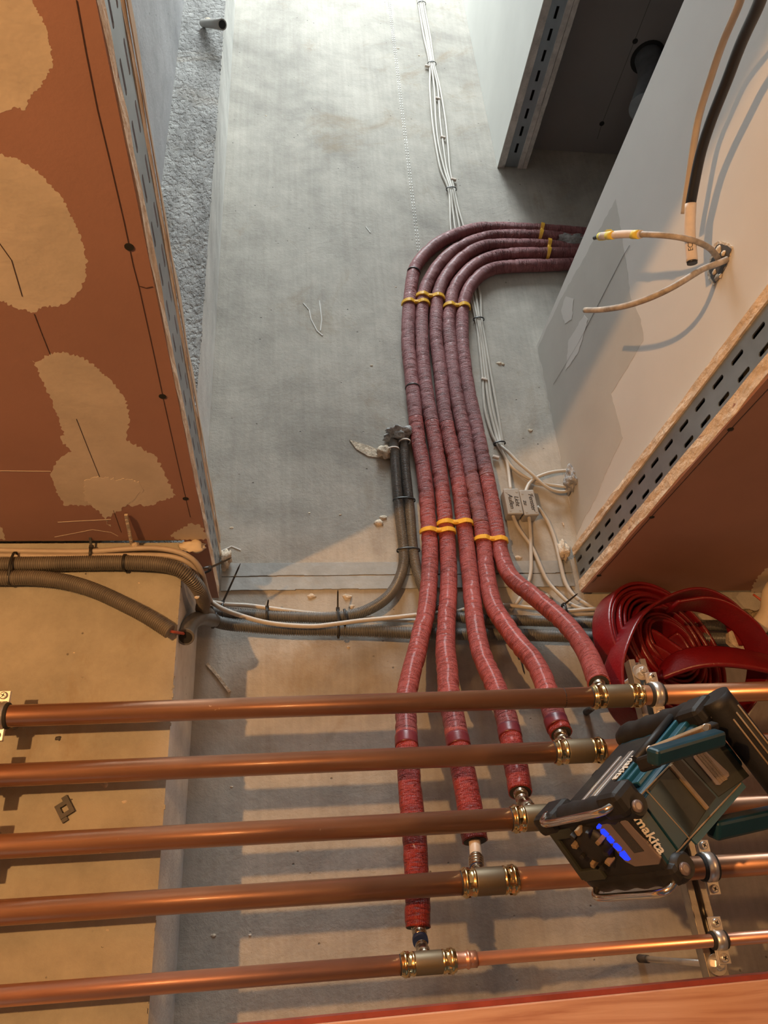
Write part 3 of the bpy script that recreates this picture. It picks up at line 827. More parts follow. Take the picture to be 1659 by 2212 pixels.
# ================================================================== RED INSULATED PIPES
def zprof(knots, y):
    if y <= knots[0][0]: return knots[0][1]
    for (a, za), (b, zb) in zip(knots, knots[1:]):
        if y <= b: return za + (zb - za) * (y - a) / (b - a)
    return knots[-1][1]
T1 = [(1340, 514), (1266, 505), (1168, 497), (1077, 493), (1027, 495), (976, 511), (942, 529), (915, 553), (897, 578), (890, 608), (885, 649), (882, 696), (882, 747), (887, 797), (892, 848), (898, 905), (904, 955), (915, 1015), (922, 1082), (927, 1150), (929, 1201), (927, 1251), (921, 1319), (909, 1369), (899, 1415), (889, 1450), (880, 1492), (877, 1547), (878, 1602), (884, 1675), (888, 1730), (895, 1804), (898, 1859), (901, 1932), (903, 2004)]
T2 = [(1340, 530), (1250, 520), (1168, 510), (1077, 510), (1027, 520), (983, 541), (949, 571), (929, 602), (915, 635), (911, 676), (911, 716), (913, 764), (917, 814), (924, 865), (933, 914), (941, 964), (949, 1015), (956, 1066), (961, 1116), (966, 1167), (969, 1217), (969, 1268), (966, 1319), (963, 1369), (963, 1415), (967, 1455), (969, 1492), (979, 1547), (989, 1602), (1000, 1664), (1011, 1723), (1023, 1800), (1026, 1817)]
T3 = [(1340, 552), (1250, 540), (1179, 531), (1077, 529), (1037, 535), (1003, 553), (973, 584), (955, 612), (945, 642), (942, 679), (942, 730), (946, 764), (952, 814), (957, 865), (965, 916), (975, 966), (986, 1015), (995, 1075), (1002, 1133), (1007, 1167), (1012, 1217), (1018, 1268), (1023, 1319), (1030, 1369), (1039, 1410), (1051, 1440), (1071, 1484), (1091, 1540), (1101, 1584), (1115, 1657), (1124, 1712)]
T4 = [(1350, 552), (1246, 549), (1179, 548), (1104, 549), (1057, 558), (1023, 575), (996, 602), (979, 629), (973, 662), (969, 696), (973, 747), (978, 797), (985, 848), (994, 897), (1005, 949), (1015, 1015), (1028, 1082), (1039, 1133), (1045, 1177), (1049, 1217), (1056, 1268), (1069, 1315), (1098, 1359), (1123, 1394), (1145, 1418), (1160, 1440), (1176, 1473), (1190, 1521), (1203, 1565), (1212, 1585)]
T5 = [(1350, 570), (1246, 571), (1179, 573), (1111, 575), (1064, 581), (1034, 598), (1012, 625), (1003, 649), (998, 679), (998, 730), (1003, 781), (1010, 831), (1020, 882), (1031, 932), (1041, 983), (1052, 1032), (1062, 1082), (1071, 1133), (1077, 1170), (1084, 1204), (1098, 1238), (1118, 1261), (1145, 1282), (1182, 1312), (1223, 1349), (1253, 1386), (1274, 1422), (1294, 1478)]
K = [[(1190, .9875), (1260, .975), (1330, .955), (1420, .925), (1500, .895), (1600, .86), (1700, .842), (1800, .833), (2004, .822)],
     [(1190, .9875), (1260, .975), (1330, .955), (1420, .925), (1500, .895), (1600, .865), (1700, .845), (1817, .832)],
     [(1190, .9875), (1260, .972), (1330, .95), (1420, .915), (1500, .88), (1600, .85), (1712, .822)],
     [(1190, .9875), (1260, .968), (1330, .94), (1420, .89), (1500, .85), (1585, .823)],
     [(1190, .9875), (1260, .955), (1330, .915), (1400, .87), (1478, .818)]]
tl = ['leftmost red insulated pipe, the longest, reaching the thin copper pipe',
      'second red insulated pipe from the left, its torn end showing a white inner pipe',
      'middle red insulated pipe, joining the middle copper pipe beside the radio',
      'fourth red insulated pipe from the left, ending open at the second copper pipe',
      'rightmost red insulated pipe, swinging right to the farthest copper pipe']
tubes = []
def tpath(i):
    T = (T1, T2, T3, T4, T5)[i]; pts = [];
    for (x, y) in T:
        z = zprof(K[i], y)
        if x > 1260 and y < 620: z = .9875
        pts.append(at(x, y, z))
    # keep them clear of the ceiling and evenly smooth
    return pts
for i in range(5):
    pts = tpath(i); T = (T1, T2, T3, T4, T5)[i]
    rads = []
    for (x, y) in T:
        r = .0158 if y < 1100 else (.0158 + (y - 1100) / 400 * .0012 if y < 1500 else .0170)
        if i == 1 and y > 1400: r = .0178
        if i == 0 and y > 1400: r = .0166
        rads.append(r)
    P, Rr = resample(pts, .0030, rads); P = smoothpts(P, 12)
    root = thing('insulated_pipe', tl[i], 'pipe', 'red insulated pipes bundled along the ceiling', loc=P[-1])
    # which material along the run: dusty in the corridor, fresher towards the ends
    def rf(j0):
        def f(j, s, a):
            j = j + j0; w = noise.noise(Vector((s_all[j] * 85 + i * 9, math.cos(a) * .8, math.sin(a) * .8)))
            w2 = noise.noise(Vector((s_all[j] * 16, math.cos(a) * 1.2 + i * 5, math.sin(a) * 1.2)))
            return Rr[min(j, len(Rr) - 1)] * (1 + .045 * w2) + .0013 * min(0, w * 2.2 + .15) + .0003
        return f
    s_all = [0]
    for a, b in zip(P, P[1:]): s_all.append(s_all[-1] + (b - a).length)
    def idx(y):   # index where the picture row is reached
        tgt = None
        for (q, p) in zip(T, pts):
            if q[1] >= y and q[1] > 600: tgt = p; break
        if tgt is None: return len(P) - 1
        return min(range(len(P)), key=lambda k: (P[k] - tgt).length)
    c1 = idx((905, 905, 912, 1090, 1010)[i]); c2 = idx((1555, 1560, 1560, 1530, 99999)[i])
    last = 0
    for nm_, a, b, mt in (('insulation_sleeve', 0, c1, 'sleeve_dusty'), ('insulation_sleeve', c1, c2, 'sleeve'), ('end_sleeve', c2, len(P) - 1, 'sleeve_new')):
        if b - a < 3: continue
        me = tube_mesh(nm_, P[a:b + 1], rf(a), 22, uv=True)
        part(link(nm_, me, M[mt]), root)
        if b < len(P) - 3:
            q = P[b - 5:b + 6] if mt == 'sleeve' else P[b - 1:b + 1]
            if mt == 'sleeve':
                q = P[b - 3:b + 4]
                part(link('joint_tape', tube_mesh('joint_tape', q, Rr[b] + .0009, 22), M['sleeve_tape']), root)
    if i == 0:
        for (px, py) in ((890, 589), (889, 838)):
            k = min(range(len(P)), key=lambda k: (P[k] - at(px, py, .9875)).length)
            part(link('zip_band', tube_mesh('zip_band', P[k - 1:k + 1], Rr[k] + .001, 22), M['black_plastic']), root)
            root.children[-1]['label'] = 'narrow black band'
    # end: dark foam ring and inner pipe into the tee
    t = (P[-1] - P[-4]).normalized()
    lathe('foam_core', P[-1] - t * .002, t, [(0, Rr[-1] * .93), (.0028, Rr[-1] * .90)], M['rubber'], root)
    e = ends[[4, 3, 2, 1, 0][i]]
    d = e - P[-1]
    if i == 1:
        tube('inner_pipe', [P[-1] - t * .004, P[-1] + d * .5, P[-1] + d * .78], .0082, M['white_pipe'], root, seg=24)
        q = P[-1] + d * .56; dd = d * .44; L = dd.length
        pr = [(0, .009)]
        for k in range(4): pr += ringprof(L * (.04 + .2 * k), L * (.2 + .2 * k), .0090, .0011)
        lathe('brass_sleeve', q, dd, pr + [(L * .86, .0092)], M['nickel'], root)
        lathe('blue_ring', q + dd * .86, dd, [(0, .0095), (L * .12, .0095)], M['blue_ring'], root)
    elif i == 0:
        L = d.length; pr = [(0, .0082)]
        for k in range(3): pr += ringprof(L * (.05 + .2 * k), L * (.23 + .2 * k), .0084, .0010)
        lathe('brass_sleeve', P[-1] - t * .003, d, pr + [(L * .72, .0078)], M['nickel'], root)
        lathe('blue_ring', P[-1] + d * .62, d, [(0, .0098), (L * .2, .0098)], M['blue_ring'], root)
    else:
        L = max(d.length, .012); pr = [(0, .0095), (L * .15, .0095)] + ringprof(L * .2, L * .45, .0088, .0014) + ringprof(L * .55, L * .8, .0088, .0014) + [(L, .0088)]
        lathe('brass_sleeve', P[-1] - t * .004, d if d.length > .006 else t, pr, M['nickel'], root)
    tubes.append(P)

# ------------------------------------------------------------------ yellow double clips
def near(P, px, py, z=.9875):
    q = at(px, py, z); return min(range(len(P)), key=lambda k: (P[k] - q).length)
def clip(label, a, b, ra_, z_=.9875):
    """a, b tube centre points; arches bulge downwards"""
    a, b = Vector(a), Vector(b)
    root = thing('double_pipe_clip', label, 'pipe clip', 'yellow double clips over the red pipes', loc=(a + b) / 2)
    ac = (b - a); ac.z = 0; half = ac.length / 2; ac.normalize(); dn = Vector((0, 0, -1))
    fw = ac.cross(dn).normalized()
    pts = []
    R_ = ra_ + .0022
    for s, c in ((1, a), (-1, b)):
        arc = []
        for k in range(11):
            an = math.radians(-8 + 150 * k / 10)
            arc.append(c + (-ac * math.cos(an) * s + dn * math.sin(an)) * R_)
        arc = arc if s == 1 else arc[::-1]
        pts += arc[:8] if s == 1 else arc[3:]
        if s == 1: pts.append((a + b) / 2 + dn * (ra_ * .62))
    pts = resample(pts, .0025)
    F = []
    bm = bmesh.new(); rows = []
    for i, p in enumerate(pts):
        t = (pts[min(i + 1, len(pts) - 1)] - pts[max(0, i - 1)]).normalized()
        n = t.cross(fw).normalized(); u = i / (len(pts) - 1)
        w = .0032 + .0016 * math.sin(math.pi * u); th = .0016
        rows.append([bm.verts.new(p + fw * w + n * th), bm.verts.new(p - fw * w + n * th), bm.verts.new(p - fw * w - n * th), bm.verts.new(p + fw * w - n * th)])
    for x, y in zip(rows, rows[1:]):
        for k in range(4): bm.faces.new((x[k], x[(k + 1) % 4], y[(k + 1) % 4], y[k]))
    bm.faces.new(rows[0][::-1]); bm.faces.new(rows[-1]); bmesh.ops.recalc_face_normals(bm, faces=bm.faces)
    part(mesh('hooked_strap', bm, M['yellow'], False), root)
    m = (a + b) / 2
    bm = bmesh.new(); cbox(bm, m + dn * (ra_ * .62 + .001), ac * .010, fw * .007, dn * .007); bev(bm, .0012)
    part(mesh('clip_head', bm, M['yellow']), root)
    lathe('clip_stem', m + dn * ra_ * .6, (0, 0, 1), [(0, .0034), (.006, .0028), (max(.01, CEIL - (m.z - ra_ * .6) - .001), .0026)], M['yellow'], root, seg=14)
    return root
c1 = [(0, 1, (885, 658), (912, 660), 'yellow double clip over the two leftmost red pipes, just below the bend'),
      (1, 2, (913, 644), (944, 647), 'yellow double clip over the second and middle red pipes, highest of the bend group'),
      (3, 4, (973, 665), (1000, 667), 'yellow double clip over the two rightmost red pipes, just below the bend'),
      (0, 1, (927, 1149), (964, 1150), 'yellow double clip over the two leftmost red pipes, where they begin to fan out'),
      (1, 2, (968, 1132), (1001, 1132), 'yellow double clip over the middle red pipe, topmost of the lower three clips'),
      (3, 4, (1044, 1167), (1077, 1169), 'yellow double clip over the two rightmost red pipes, beside the grey junction boxes'),
      (0, 1, (1168, 497), (1168, 512), 'yellow clip crossing the upper pipes of the bundle near the side room'),
      (2, 3, (1184, 530), (1184, 547), 'yellow clip beside the grey mortar, nearest the white wall end')]
for i, j, a, b, lab in c1:
    A = tubes[i][near(tubes[i], *a)]; B = tubes[j][near(tubes[j], *b)]
    clip(lab, A, B, .0158)

# ================================================================== CORRUGATED CONDUITS
def conduit(label, pts, r, mat='conduit', pitch=.0031, group='grey corrugated conduits', sm=6):
    P = smoothpts(resample(pts, .008), 3); P = resample(P, pitch / 4)
    prof = (1.0, 1.0, .80, .80)
    rad = [r * prof[k % 4] for k in range(len(P))]
    o = link('corrugated_conduit', tube_mesh('corrugated_conduit', P, rad, 18), M[mat])
    # origin at its start
    tag(o, label, 'conduit', group); return o, P
def pz(lst): return [at(x, y, z) for x, y, z in lst]
C1 = [(850, 936, 1.004), (851, 948, .997), (852, 970, .990), (854, 1000, .991), (860, 1082, .991), (868, 1150, .991), (873, 1201, .991), (868, 1236, .990), (853, 1270, .985), (828, 1298, .978), (791, 1319, .972), (757, 1329, .970), (701, 1334, .970), (611, 1332, .970), (521, 1326, .965), (480, 1324, .955), (455, 1322, .945)]
conduit('grey ribbed conduit curving from the mortar patch to the left wall end', pz(C1), .0105)
C2 = [(871, 940, 1.004), (872, 954, .997), (873, 975, .990), (876, 1015, .991), (885, 1099, .991), (890, 1167, .991), (896, 1211, .990), (908, 1255, .985), (935, 1305, .978), (985, 1332, .974), (1050, 1339, .974), (1111, 1340, .975), (1180, 1342, .975), (1246, 1345, .975), (1330, 1348, .975), (1450, 1350, .975), (1700, 1352, .975)]
conduit('grey ribbed conduit slipping under the red pipes and running right', pz(C2), .0105)
C3 = [(455, 1338, .945), (480, 1346, .955), (521, 1352, .965), (611, 1359, .968), (731, 1361, .970), (822, 1364, .970), (897, 1368, .970), (1010, 1370, .972), (1111, 1371, .973), (1212, 1374, .973), (1350, 1378, .973), (1700, 1380, .973)]
conduit('long lower ribbed conduit crossing the whole opening below the others', pz(C3), .0115)
L1 = [(-60, 1222, .809), (0, 1220, .809), (101, 1218, .809), (202, 1216, .809), (304, 1216, .807), (371, 1223, .806), (405, 1243, .812), (430, 1272, .830), (440, 1300, .865), (437, 1318, .905), (452, 1328, .935)]
conduit('upper brown-grey ribbed conduit along the beam, bending down beside the left wall end', pz(L1), .0115, 'conduit_warm')
L2 = [(-60, 1246, .808), (0, 1248, .808), (68, 1248, .808), (135, 1255, .806), (203, 1275, .804), (270, 1306, .803), (321, 1333, .803), (368, 1364, .803)]
_, PL2 = conduit('lower ribbed conduit on the beam with a red wire leaving its cut end', pz(L2), .0115, 'conduit_warm')
o = tube('red_wire', pz([(350, 1352, .803), (368, 1363, .803), (382, 1366, .812), (402, 1369, .835), (410, 1366, .85)]), .0022, M['wire_red'], None, seg=10, step=.004)
tag(o, 'red wire passing from the cut conduit into the open grey elbow', 'wire')
# open elbow piece
root = thing('conduit_elbow', 'open grey plastic elbow beside the beam edge taking in the red wire', 'conduit fitting', loc=at(430, 1335, .9))
P = smoothpts(resample(pz([(402, 1372, .835), (407, 1356, .85), (420, 1340, .875), (438, 1335, .91), (462, 1340, .945)]), .003), 3)
part(link('elbow_body', tube_mesh('elbow_body', P, .0122, 22, cap=False), M['conduit']), root)
t = (P[1] - P[0]).normalized()
lathe('open_mouth', P[0] - t * .001, -t, [(0, .0125), (.002, .0132), (.006, .0132), (.0062, .0122)], M['conduit'], root)
lathe('dark_opening', P[0] - t * .0082, t, [(0, .0095), (.0004, .0095)], M['hollow'], root)
# mortar patches (each its own thing)
o = lump('mortar_patch', at(861, 937, .990), .030, .017, .016, M['mortar'], None, 3, .6, 4); tag(o, 'rough grey mortar lump where the two conduits enter the ceiling', 'mortar')
o = lump('mortar_patch', at(1240, 525, .985), .045, .018, .018, M['mortar'], None, 5, .6, 4); tag(o, 'grey mortar lump between the red pipes at the side room', 'mortar')
o = lump('mortar_patch', atX(1234, 1036, .446), .012, .024, .026, M['mortar'], None, 8, .6, 4); tag(o, 'grey mortar lump around the cable hole in the white wall', 'mortar')
o = lump('mortar_patch', at(832, 975, .992), .016, .014, .009, M['crumb'], None, 9, .7, 3); tag(o, 'cream mortar blob left of the two ribbed conduits', 'mortar')
bm = bmesh.new(); prism(bm, [at(x, y, .9985) for x, y in ((755, 950), (800, 964), (838, 980), (830, 990), (795, 985), (770, 970))], (0, 0, .0018))
tag(mesh('mortar_smear', bm, M['crumb']), 'thin pointed mortar smear on the ceiling left of the conduits', 'mortar')

# ------------------------------------------------------------------ zip ties
def zip_tie(label, c, along, ra1, rb1, tail=None, tl=.05, mat='black_plastic', w=.0036, group='black zip ties', up=None, cat='zip tie'):
    """elliptic band around a run: c centre, along = run direction, ra1 = half width across, rb1 = half height"""
    c = Vector(c); al = Vector(along).normalized(); upv = Vector((0, 0, 1)); upv = (upv - al * upv.dot(al)).normalized(); ac = al.cross(upv)
    root = thing('zip_tie', label, cat, group, loc=c)
    bm = bmesh.new(); rows = []; n = 26; th = .0011
    for k in range(n):
        a = 2 * math.pi * k / n; e = Vector((math.cos(a) * ra1, math.sin(a) * rb1))
        p = c + ac * e.x + upv * e.y; nn = (ac * (math.cos(a) * rb1) + upv * (math.sin(a) * ra1)).normalized()
        rows.append([bm.verts.new(p + al * w / 2 + nn * th), bm.verts.new(p - al * w / 2 + nn * th), bm.verts.new(p - al * w / 2), bm.verts.new(p + al * w / 2)])
    for k in range(n):
        x, y = rows[k], rows[(k + 1) % n]
        for q in range(4): bm.faces.new((x[q], x[(q + 1) % 4], y[(q + 1) % 4], y[q]))
    bmesh.ops.recalc_face_normals(bm, faces=bm.faces)
    part(mesh('band', bm, M[mat], True), root)
    if tail is not None:
        tail = Vector(tail).normalized()
        hp = c + ac * ra1 * (1 if tail.dot(ac) > 0 else -1) * .8 - upv * rb1 * .55
        bm = bmesh.new(); cbox(bm, hp, al * .0065, ac * .006, upv * .005); bev(bm, .0007, 1); part(mesh('lock_head', bm, M[mat]), root)
        s = tail.cross(Vector(CF)).normalized()
        bm = bmesh.new(); n = 8; prev = None; rows = []
        for k in range(n + 1):
            u = k / n; p = hp + tail * tl * u + Vector((0, 0, -1)) * (.004 * u * u); ww = w * .5 * (1 - .25 * u) * (.25 if k == n else 1); m_ = CF * .0005
            rows.append([bm.verts.new(p + s * ww + m_), bm.verts.new(p - s * ww + m_), bm.verts.new(p - s * ww - m_), bm.verts.new(p + s * ww - m_)])
        for x, y in zip(rows, rows[1:]):
            for q in range(4): bm.faces.new((x[q], x[(q + 1) % 4], y[(q + 1) % 4], y[q]))
        bm.faces.new(rows[0]); bm.faces.new(rows[-1][::-1]); bmesh.ops.recalc_face_normals(bm, faces=bm.faces)
        part(mesh('tail', bm, M[mat]), root)
    return root
def tailv(x0, y0, x1, y1, z0, z1):
    a, b = at(x0, y0, z0), at(x1, y1, z1); return (b - a), (b - a).length
X1 = Vector((1, 0, 0)); Y1 = Vector((0, 1, 0))
v, l = tailv(198, 1198, 190, 1140, .805, .79); zip_tie('black zip tie standing up from the cables on the beam, left of centre', at(197, 1193, .813), X1, .009, .006, v, l)
zip_tie('black zip tie band around the upper beam conduit, right one', at(270, 1216, .809), X1, .0128, .0128)
zip_tie('black zip tie band around both beam conduits near the left picture edge', at(28, 1228, .808), X1, .026, .013)
v, l = tailv(445, 1233, 494, 1213, .82, .83); zip_tie('black zip tie with a slanting tail beside the left wall end', at(442, 1232, .83), Vector((.3, 1, 0)), .010, .008, v, l)
v, l = tailv(480, 1300, 519, 1217, .945, .93); zip_tie('black zip tie with the longest tail, just right of the left wall end', at(481, 1325, .958), X1, .022, .014, v, l)
v, l = tailv(580, 1315, 583, 1300, .965, .96); zip_tie('short-tailed black zip tie on the upper conduit in the opening', at(577, 1329, .969), X1, .015, .014, v, l)
v, l = tailv(725, 1325, 725, 1285, .965, .955); zip_tie('black zip tie with an upright tail where the conduit starts to curve', at(730, 1345, .970), X1, .029, .014, v, l)
zip_tie('small black zip tie around the white cables right of the upright tie', at(744, 1336, .968), X1, .017, .015)
zip_tie('black zip tie around the elbow end of the lower conduit', at(463, 1340, .946), Vector((1, .1, .3)), .0135, .0135)
zip_tie('black zip tie on the twin conduits halfway down, beside the pipe bundle', at(873, 1081, .991), Y1, .0225, .012)
zip_tie('black zip tie on the twin conduits just above the steel track', at(882, 1189, .991), Y1, .0225, .012)
v, l = tailv(1219, 1319, 1247, 1297, .96, .95); zip_tie('black zip tie with a slanting tail beside the red coil', at(1219, 1322, .972), X1, .016, .012, v, l)
v, l = tailv(1124, 1425, 1131, 1463, .95, .93); zip_tie('black zip tie hanging down behind the fourth red pipe', at(1122, 1412, .94), X1, .010, .008, v, l)
zip_tie('white plastic band on the left one of the twin conduits', at(850, 972, .990), Y1, .0118, .0115, mat='paper', group='white conduit bands')
zip_tie('white plastic band on the right one of the twin conduits', at(874, 955, .987), Y1, .0118, .0115, mat='paper', group='white conduit bands')

# ================================================================== CABLES
def cable(label, pts, r=.0038, mat='cable_grey', group='light grey cables on the ceiling', name='cable', step=.008, sm=2):
    o = tube(name, pts, r, M[mat], None, seg=12, step=step, sm=sm); return tag(o, label, 'cable', group)
# bundle along the ceiling in the corridor
trunk = [(904, -40), (911, 15), (922, 75), (933, 138), (941, 192), (948, 262), (953, 315), (963, 367), (975, 409), (981, 450), (990, 495), (1000, 560), (1022, 628), (1034, 690), (1043, 747), (1052, 814), (1060, 882), (1074, 940), (1081, 963)]
spread = [7, 6, 7, 5, 11, 14, 13, 10, 6, 9, 14, 14, 12, 6, 8, 9, 12, 10, 5]
rnd = random.Random(9)
tails = [
    [(1094, 991, .993), (1099, 1022, .992), (1103, 1058, .985)],
    [(1094, 972, .988), (1118, 998, .985), (1152, 1026, .982), (1179, 1052, .982), (1212, 1064, .985), (1245, 1054, .988)],
    [(1090, 985, .993), (1108, 1012, .992), (1145, 1035, .992), (1179, 1046, .990), (1232, 1053, .985)],
    [(1088, 984, .996), (1103, 1008, .996), (1130, 1030, .996), (1160, 1046, .996), (1226, 1048, .992)]]
cb = ['grey corridor cable ending in the left junction box', 'grey corridor cable looping widest before the hole in the white wall', 'grey corridor cable entering the white wall under the mortar', 'grey corridor cable running flattest on the ceiling into the wall mortar']
for k in range(4):
    pts = []
    for i, ((x, y), s) in enumerate(zip(trunk, spread)):
        o_ = (k - 1.5) / 1.5 * s + rnd.uniform(-1, 1) * (s - 5) * .25
        z = .9965 if k % 2 == 0 else .9965
        if s <= 6: z = .9965 if k in (0, 3) else .992
        if 480 < y < 600: z = .9968
        pts.append(at(x + o_, y, z))
    pts += pz(tails[k])
    cable(cb[k], pts, .0036, sm=4)
for lab, p, s, y in (('dark tie on the corridor cables near the top of the picture', (911, 8), .013, 0), ('dark tie on the corridor cables level with the side-room duct', (933, 138), .013, 0),
                     ('dark tie on the corridor cables just above the pipe bend', (975, 409), .014, 0), ('dark tie on the cables just right of the pipe bundle below the bend', (1034, 690), .013, 0),
                     ('black tie where the cables fan out above the junction boxes', (1079, 958), .013, 0)):
    i = min(range(len(trunk)), key=lambda q: abs(trunk[q][1] - p[1])); d = at(*trunk[min(i + 1, len(trunk) - 1)], .995) - at(*trunk[i - 1 if i else 0], .995)
    zip_tie(lab, at(*p, .9942), d, s, .0075, group='ties on the corridor cables')
for i, (p, lab) in enumerate((((946, 213), 'below the upper tie'), ((957, 297), 'in the middle of the corridor run'), ((980, 388), 'just above the bend tie'), ((1046, 820), 'beside the pipe bundle'), ((1071, 988), 'below the fan-out tie'), ((923, 143), 'left of the second tie'))):
    bm = bmesh.new(); cbox(bm, at(*p, .995), (.014, .004, 0), (-.002, .006, 0), (0, 0, .008)); bev(bm, .0015, 2)
    tag(mesh('cable_clip', bm, M['paper']), 'small white nail clip on the corridor cables ' + lab, 'cable clip', 'white nail clips')
cable('grey cable from the wall hole into the right junction box', pz([(1232, 1016, .985), (1192, 1020, .985), (1160, 1031, .986), (1143, 1044, .986), (1135, 1064, .982)]), .0038)
cable('grey cable leaving the left junction box and crossing right towards the red coil', pz([(1107, 1110, .982), (1112, 1125, .992), (1121, 1143, .996), (1148, 1180, .996), (1165, 1217, .993), (1182, 1255, .992), (1212, 1287, .985), (1239, 1309, .98), (1300, 1325, .975)]), .0038)
cable('grey cable leaving the right junction box straight down over the steel track', pz([(1142, 1112, .982), (1144, 1130, .994), (1146, 1160, .996), (1147, 1197, .993), (1147, 1234, .992), (1140, 1262, .992), (1118, 1300, .992), (1100, 1320, .985)]), .0038)
cable('grey cable curving from the right side of the junction boxes past the slotted profile', pz([(1160, 1095, .988), (1168, 1104, .993), (1185, 1130, .996), (1199, 1167, .996), (1210, 1213, .993), (1221, 1258, .992), (1245, 1292, .986), (1300, 1322, .98)]), .0040)
cable('grey cable running right behind the rightmost red pipe to the coil', pz([(960, 1330, .975), (1020, 1312, .985), (1084, 1307, .985), (1121, 1310, .98), (1212, 1320, .972), (1280, 1316, .97), (1420, 1312, .97)]), .0038)
cable('second grey cable running right below the first, behind the coil', pz([(930, 1342, .98), (1020, 1334, .985), (1104, 1332, .985), (1212, 1330, .975), (1290, 1326, .972), (1430, 1330, .972)]), .0038)
WB = 'light cables along the beam and opening'
cable('light cable sagging in front of the conduits across the opening', pz([(455, 1298, .93), (470, 1310, .93), (505, 1325, .935), (581, 1346, .945), (671, 1353, .952), (724, 1348, .955), (777, 1341, .958), (850, 1334, .962), (905, 1328, .968), (960, 1322, .975)]), .0042, group=WB)
cable('light cable tucked along the top of the upper conduit', pz([(455, 1300, .945), (490, 1306, .955), (536, 1308, .962), (611, 1318, .968), (671, 1325, .980), (740, 1330, .985), (830, 1338, .985), (900, 1341, .985), (960, 1344, .985)]), .0040, group=WB)
cable('beige cable along the beam, uppermost, rounding the wall corner', pz([(-60, 1187, .813), (0, 1189, .813), (101, 1191, .813), (202, 1191, .813), (270, 1186, .811), (337, 1184, .809), (388, 1193, .808), (422, 1212, .812), (437, 1240, .83), (446, 1275, .87), (455, 1300, .93)]), .0042, 'cable_beige', WB)
cable('beige cable just above the ribbed conduit on the beam', pz([(-60, 1200, .814), (0, 1200, .814), (169, 1202, .814), (304, 1199, .812), (371, 1202, .812), (410, 1217, .814), (428, 1240, .83), (438, 1275, .87), (450, 1302, .94)]), .0040, 'cable_beige', WB)

# ------------------------------------------------------------------ junction boxes
def jbox(label, quad, lines, name='junction_box'):
    zf = .9765; p = [at(x, y, zf) for x, y in quad]       # TL, TR, BR, BL lower face
    c = sum(p, Vector()) / 4; root = thing(name, label, 'junction box', 'grey junction boxes', loc=(c.x, c.y, CEIL))
    ax = ((p[1] - p[0]) + (p[2] - p[3])) / 2; ay = ((p[3] - p[0]) + (p[2] - p[1])) / 2; ax.z = ay.z = 0
    ay = (ay - ax * ax.dot(ay) / ax.dot(ax))
    h = CEIL - c.z
    bm = bmesh.new(); cbox(bm, c + Vector((0, 0, h / 2 + .002)), ax, ay, (0, 0, h - .005)); bev(bm, .003, 3); part(mesh('body', bm, M['box_grey'], False), root)
    bm = bmesh.new(); cbox(bm, c + Vector((0, 0, .003)), ax * 1.04, ay * 1.03, (0, 0, .006)); bev(bm, .0024, 3); lid = part(mesh('lid', bm, M['box_grey'], False), root)
    for sx in (-1, 1):
        for sy in (-1, 1):
            q = c + ax * .34 * sx + ay * .37 * sy
            sc = lathe('lid_screw', q + Vector((0, 0, .0004)), (0, 0, -1), [(0, .0026), (.001, .0024)], M['box_grey'], root, seg=12)
    xd = ay.normalized(); yd = ax.normalized()
    for (tx, off, sz) in lines:
        text_mesh('handwriting', tx, sz, c + Vector((0, 0, -.0003)) + ax * off, xd, yd, M['ink'], root, depth=.0002, shear=.25, space=.95)
    return root
jbox('left grey junction box, handwritten Licht Außen', [(1090, 1056), (1122, 1055), (1128, 1109), (1096, 1110)], [('Licht', .24, .0125), ('Außen', -.16, .0135)])
jbox('right grey junction box, handwritten Fenster zu', [(1124, 1059), (1154, 1058), (1163, 1111), (1132, 1113)], [('Fenster', .20, .0140), ('zu', -.28, .0125)])

# ------------------------------------------------------------------ cables at the white wall hole
def lerpX(lst): return [atX(x, y, X) for x, y, X in lst]
root = thing('cable', 'stiff grey cable out of the wall hole, its end wrapped in yellow striped tape', 'cable', loc=atX(1553, 560, .447))
U1 = lerpX([(1560, 580, .452), (1552, 560, .444), (1535, 538, .425), (1510, 524, .405), (1470, 513, .385), (1430, 508, .368), (1385, 506, .355)])
tube('sheath', U1, .0040, M['cable_dusty'], root, step=.006, sm=2)
W1 = lerpX([(1385, 506, .355), (1345, 506, .348), (1300, 510, .343)])
tube('label_wrap', W1, .0054, M['paper'], root, step=.004, seg=16)
for a, b in (((1380, 506.5), (1366, 506.6)), ((1325, 508), (1313, 509)), ((1306, 510), (1296, 511))):
    tube('yellow_stripe', [atX(*a, .353 if a[0] > 1350 else .3445), atX(*b, .352 if a[0] > 1350 else .3438)], .0058, M['tape'], root, seg=16)
tube('wire_tip', lerpX([(1298, 510.5, .343), (1284, 514, .342)]), .0030, M['cable_black'], root, seg=12)
bm = bmesh.new(); prism(bm, [atX(x, y, .343) for x, y in ((1300, 505), (1310, 496), (1320, 495), (1328, 503))], (.0006, .0006, 0)); part(mesh('tape_flap', bm, M['tape']), root)
tag(tube('cable', lerpX([(1578, 556, .452), (1568, 562, .444), (1545, 571, .430), (1520, 580, .415), (1490, 598, .395), (1450, 622, .375), (1400, 645, .358), (1350, 661, .348), (1300, 669, .342), (1264, 670, .339)]), .0042, M['cable_dusty'], None, step=.006, sm=2), 'plaster-spattered grey cable curving left out of the wall hole, lower one', 'cable')
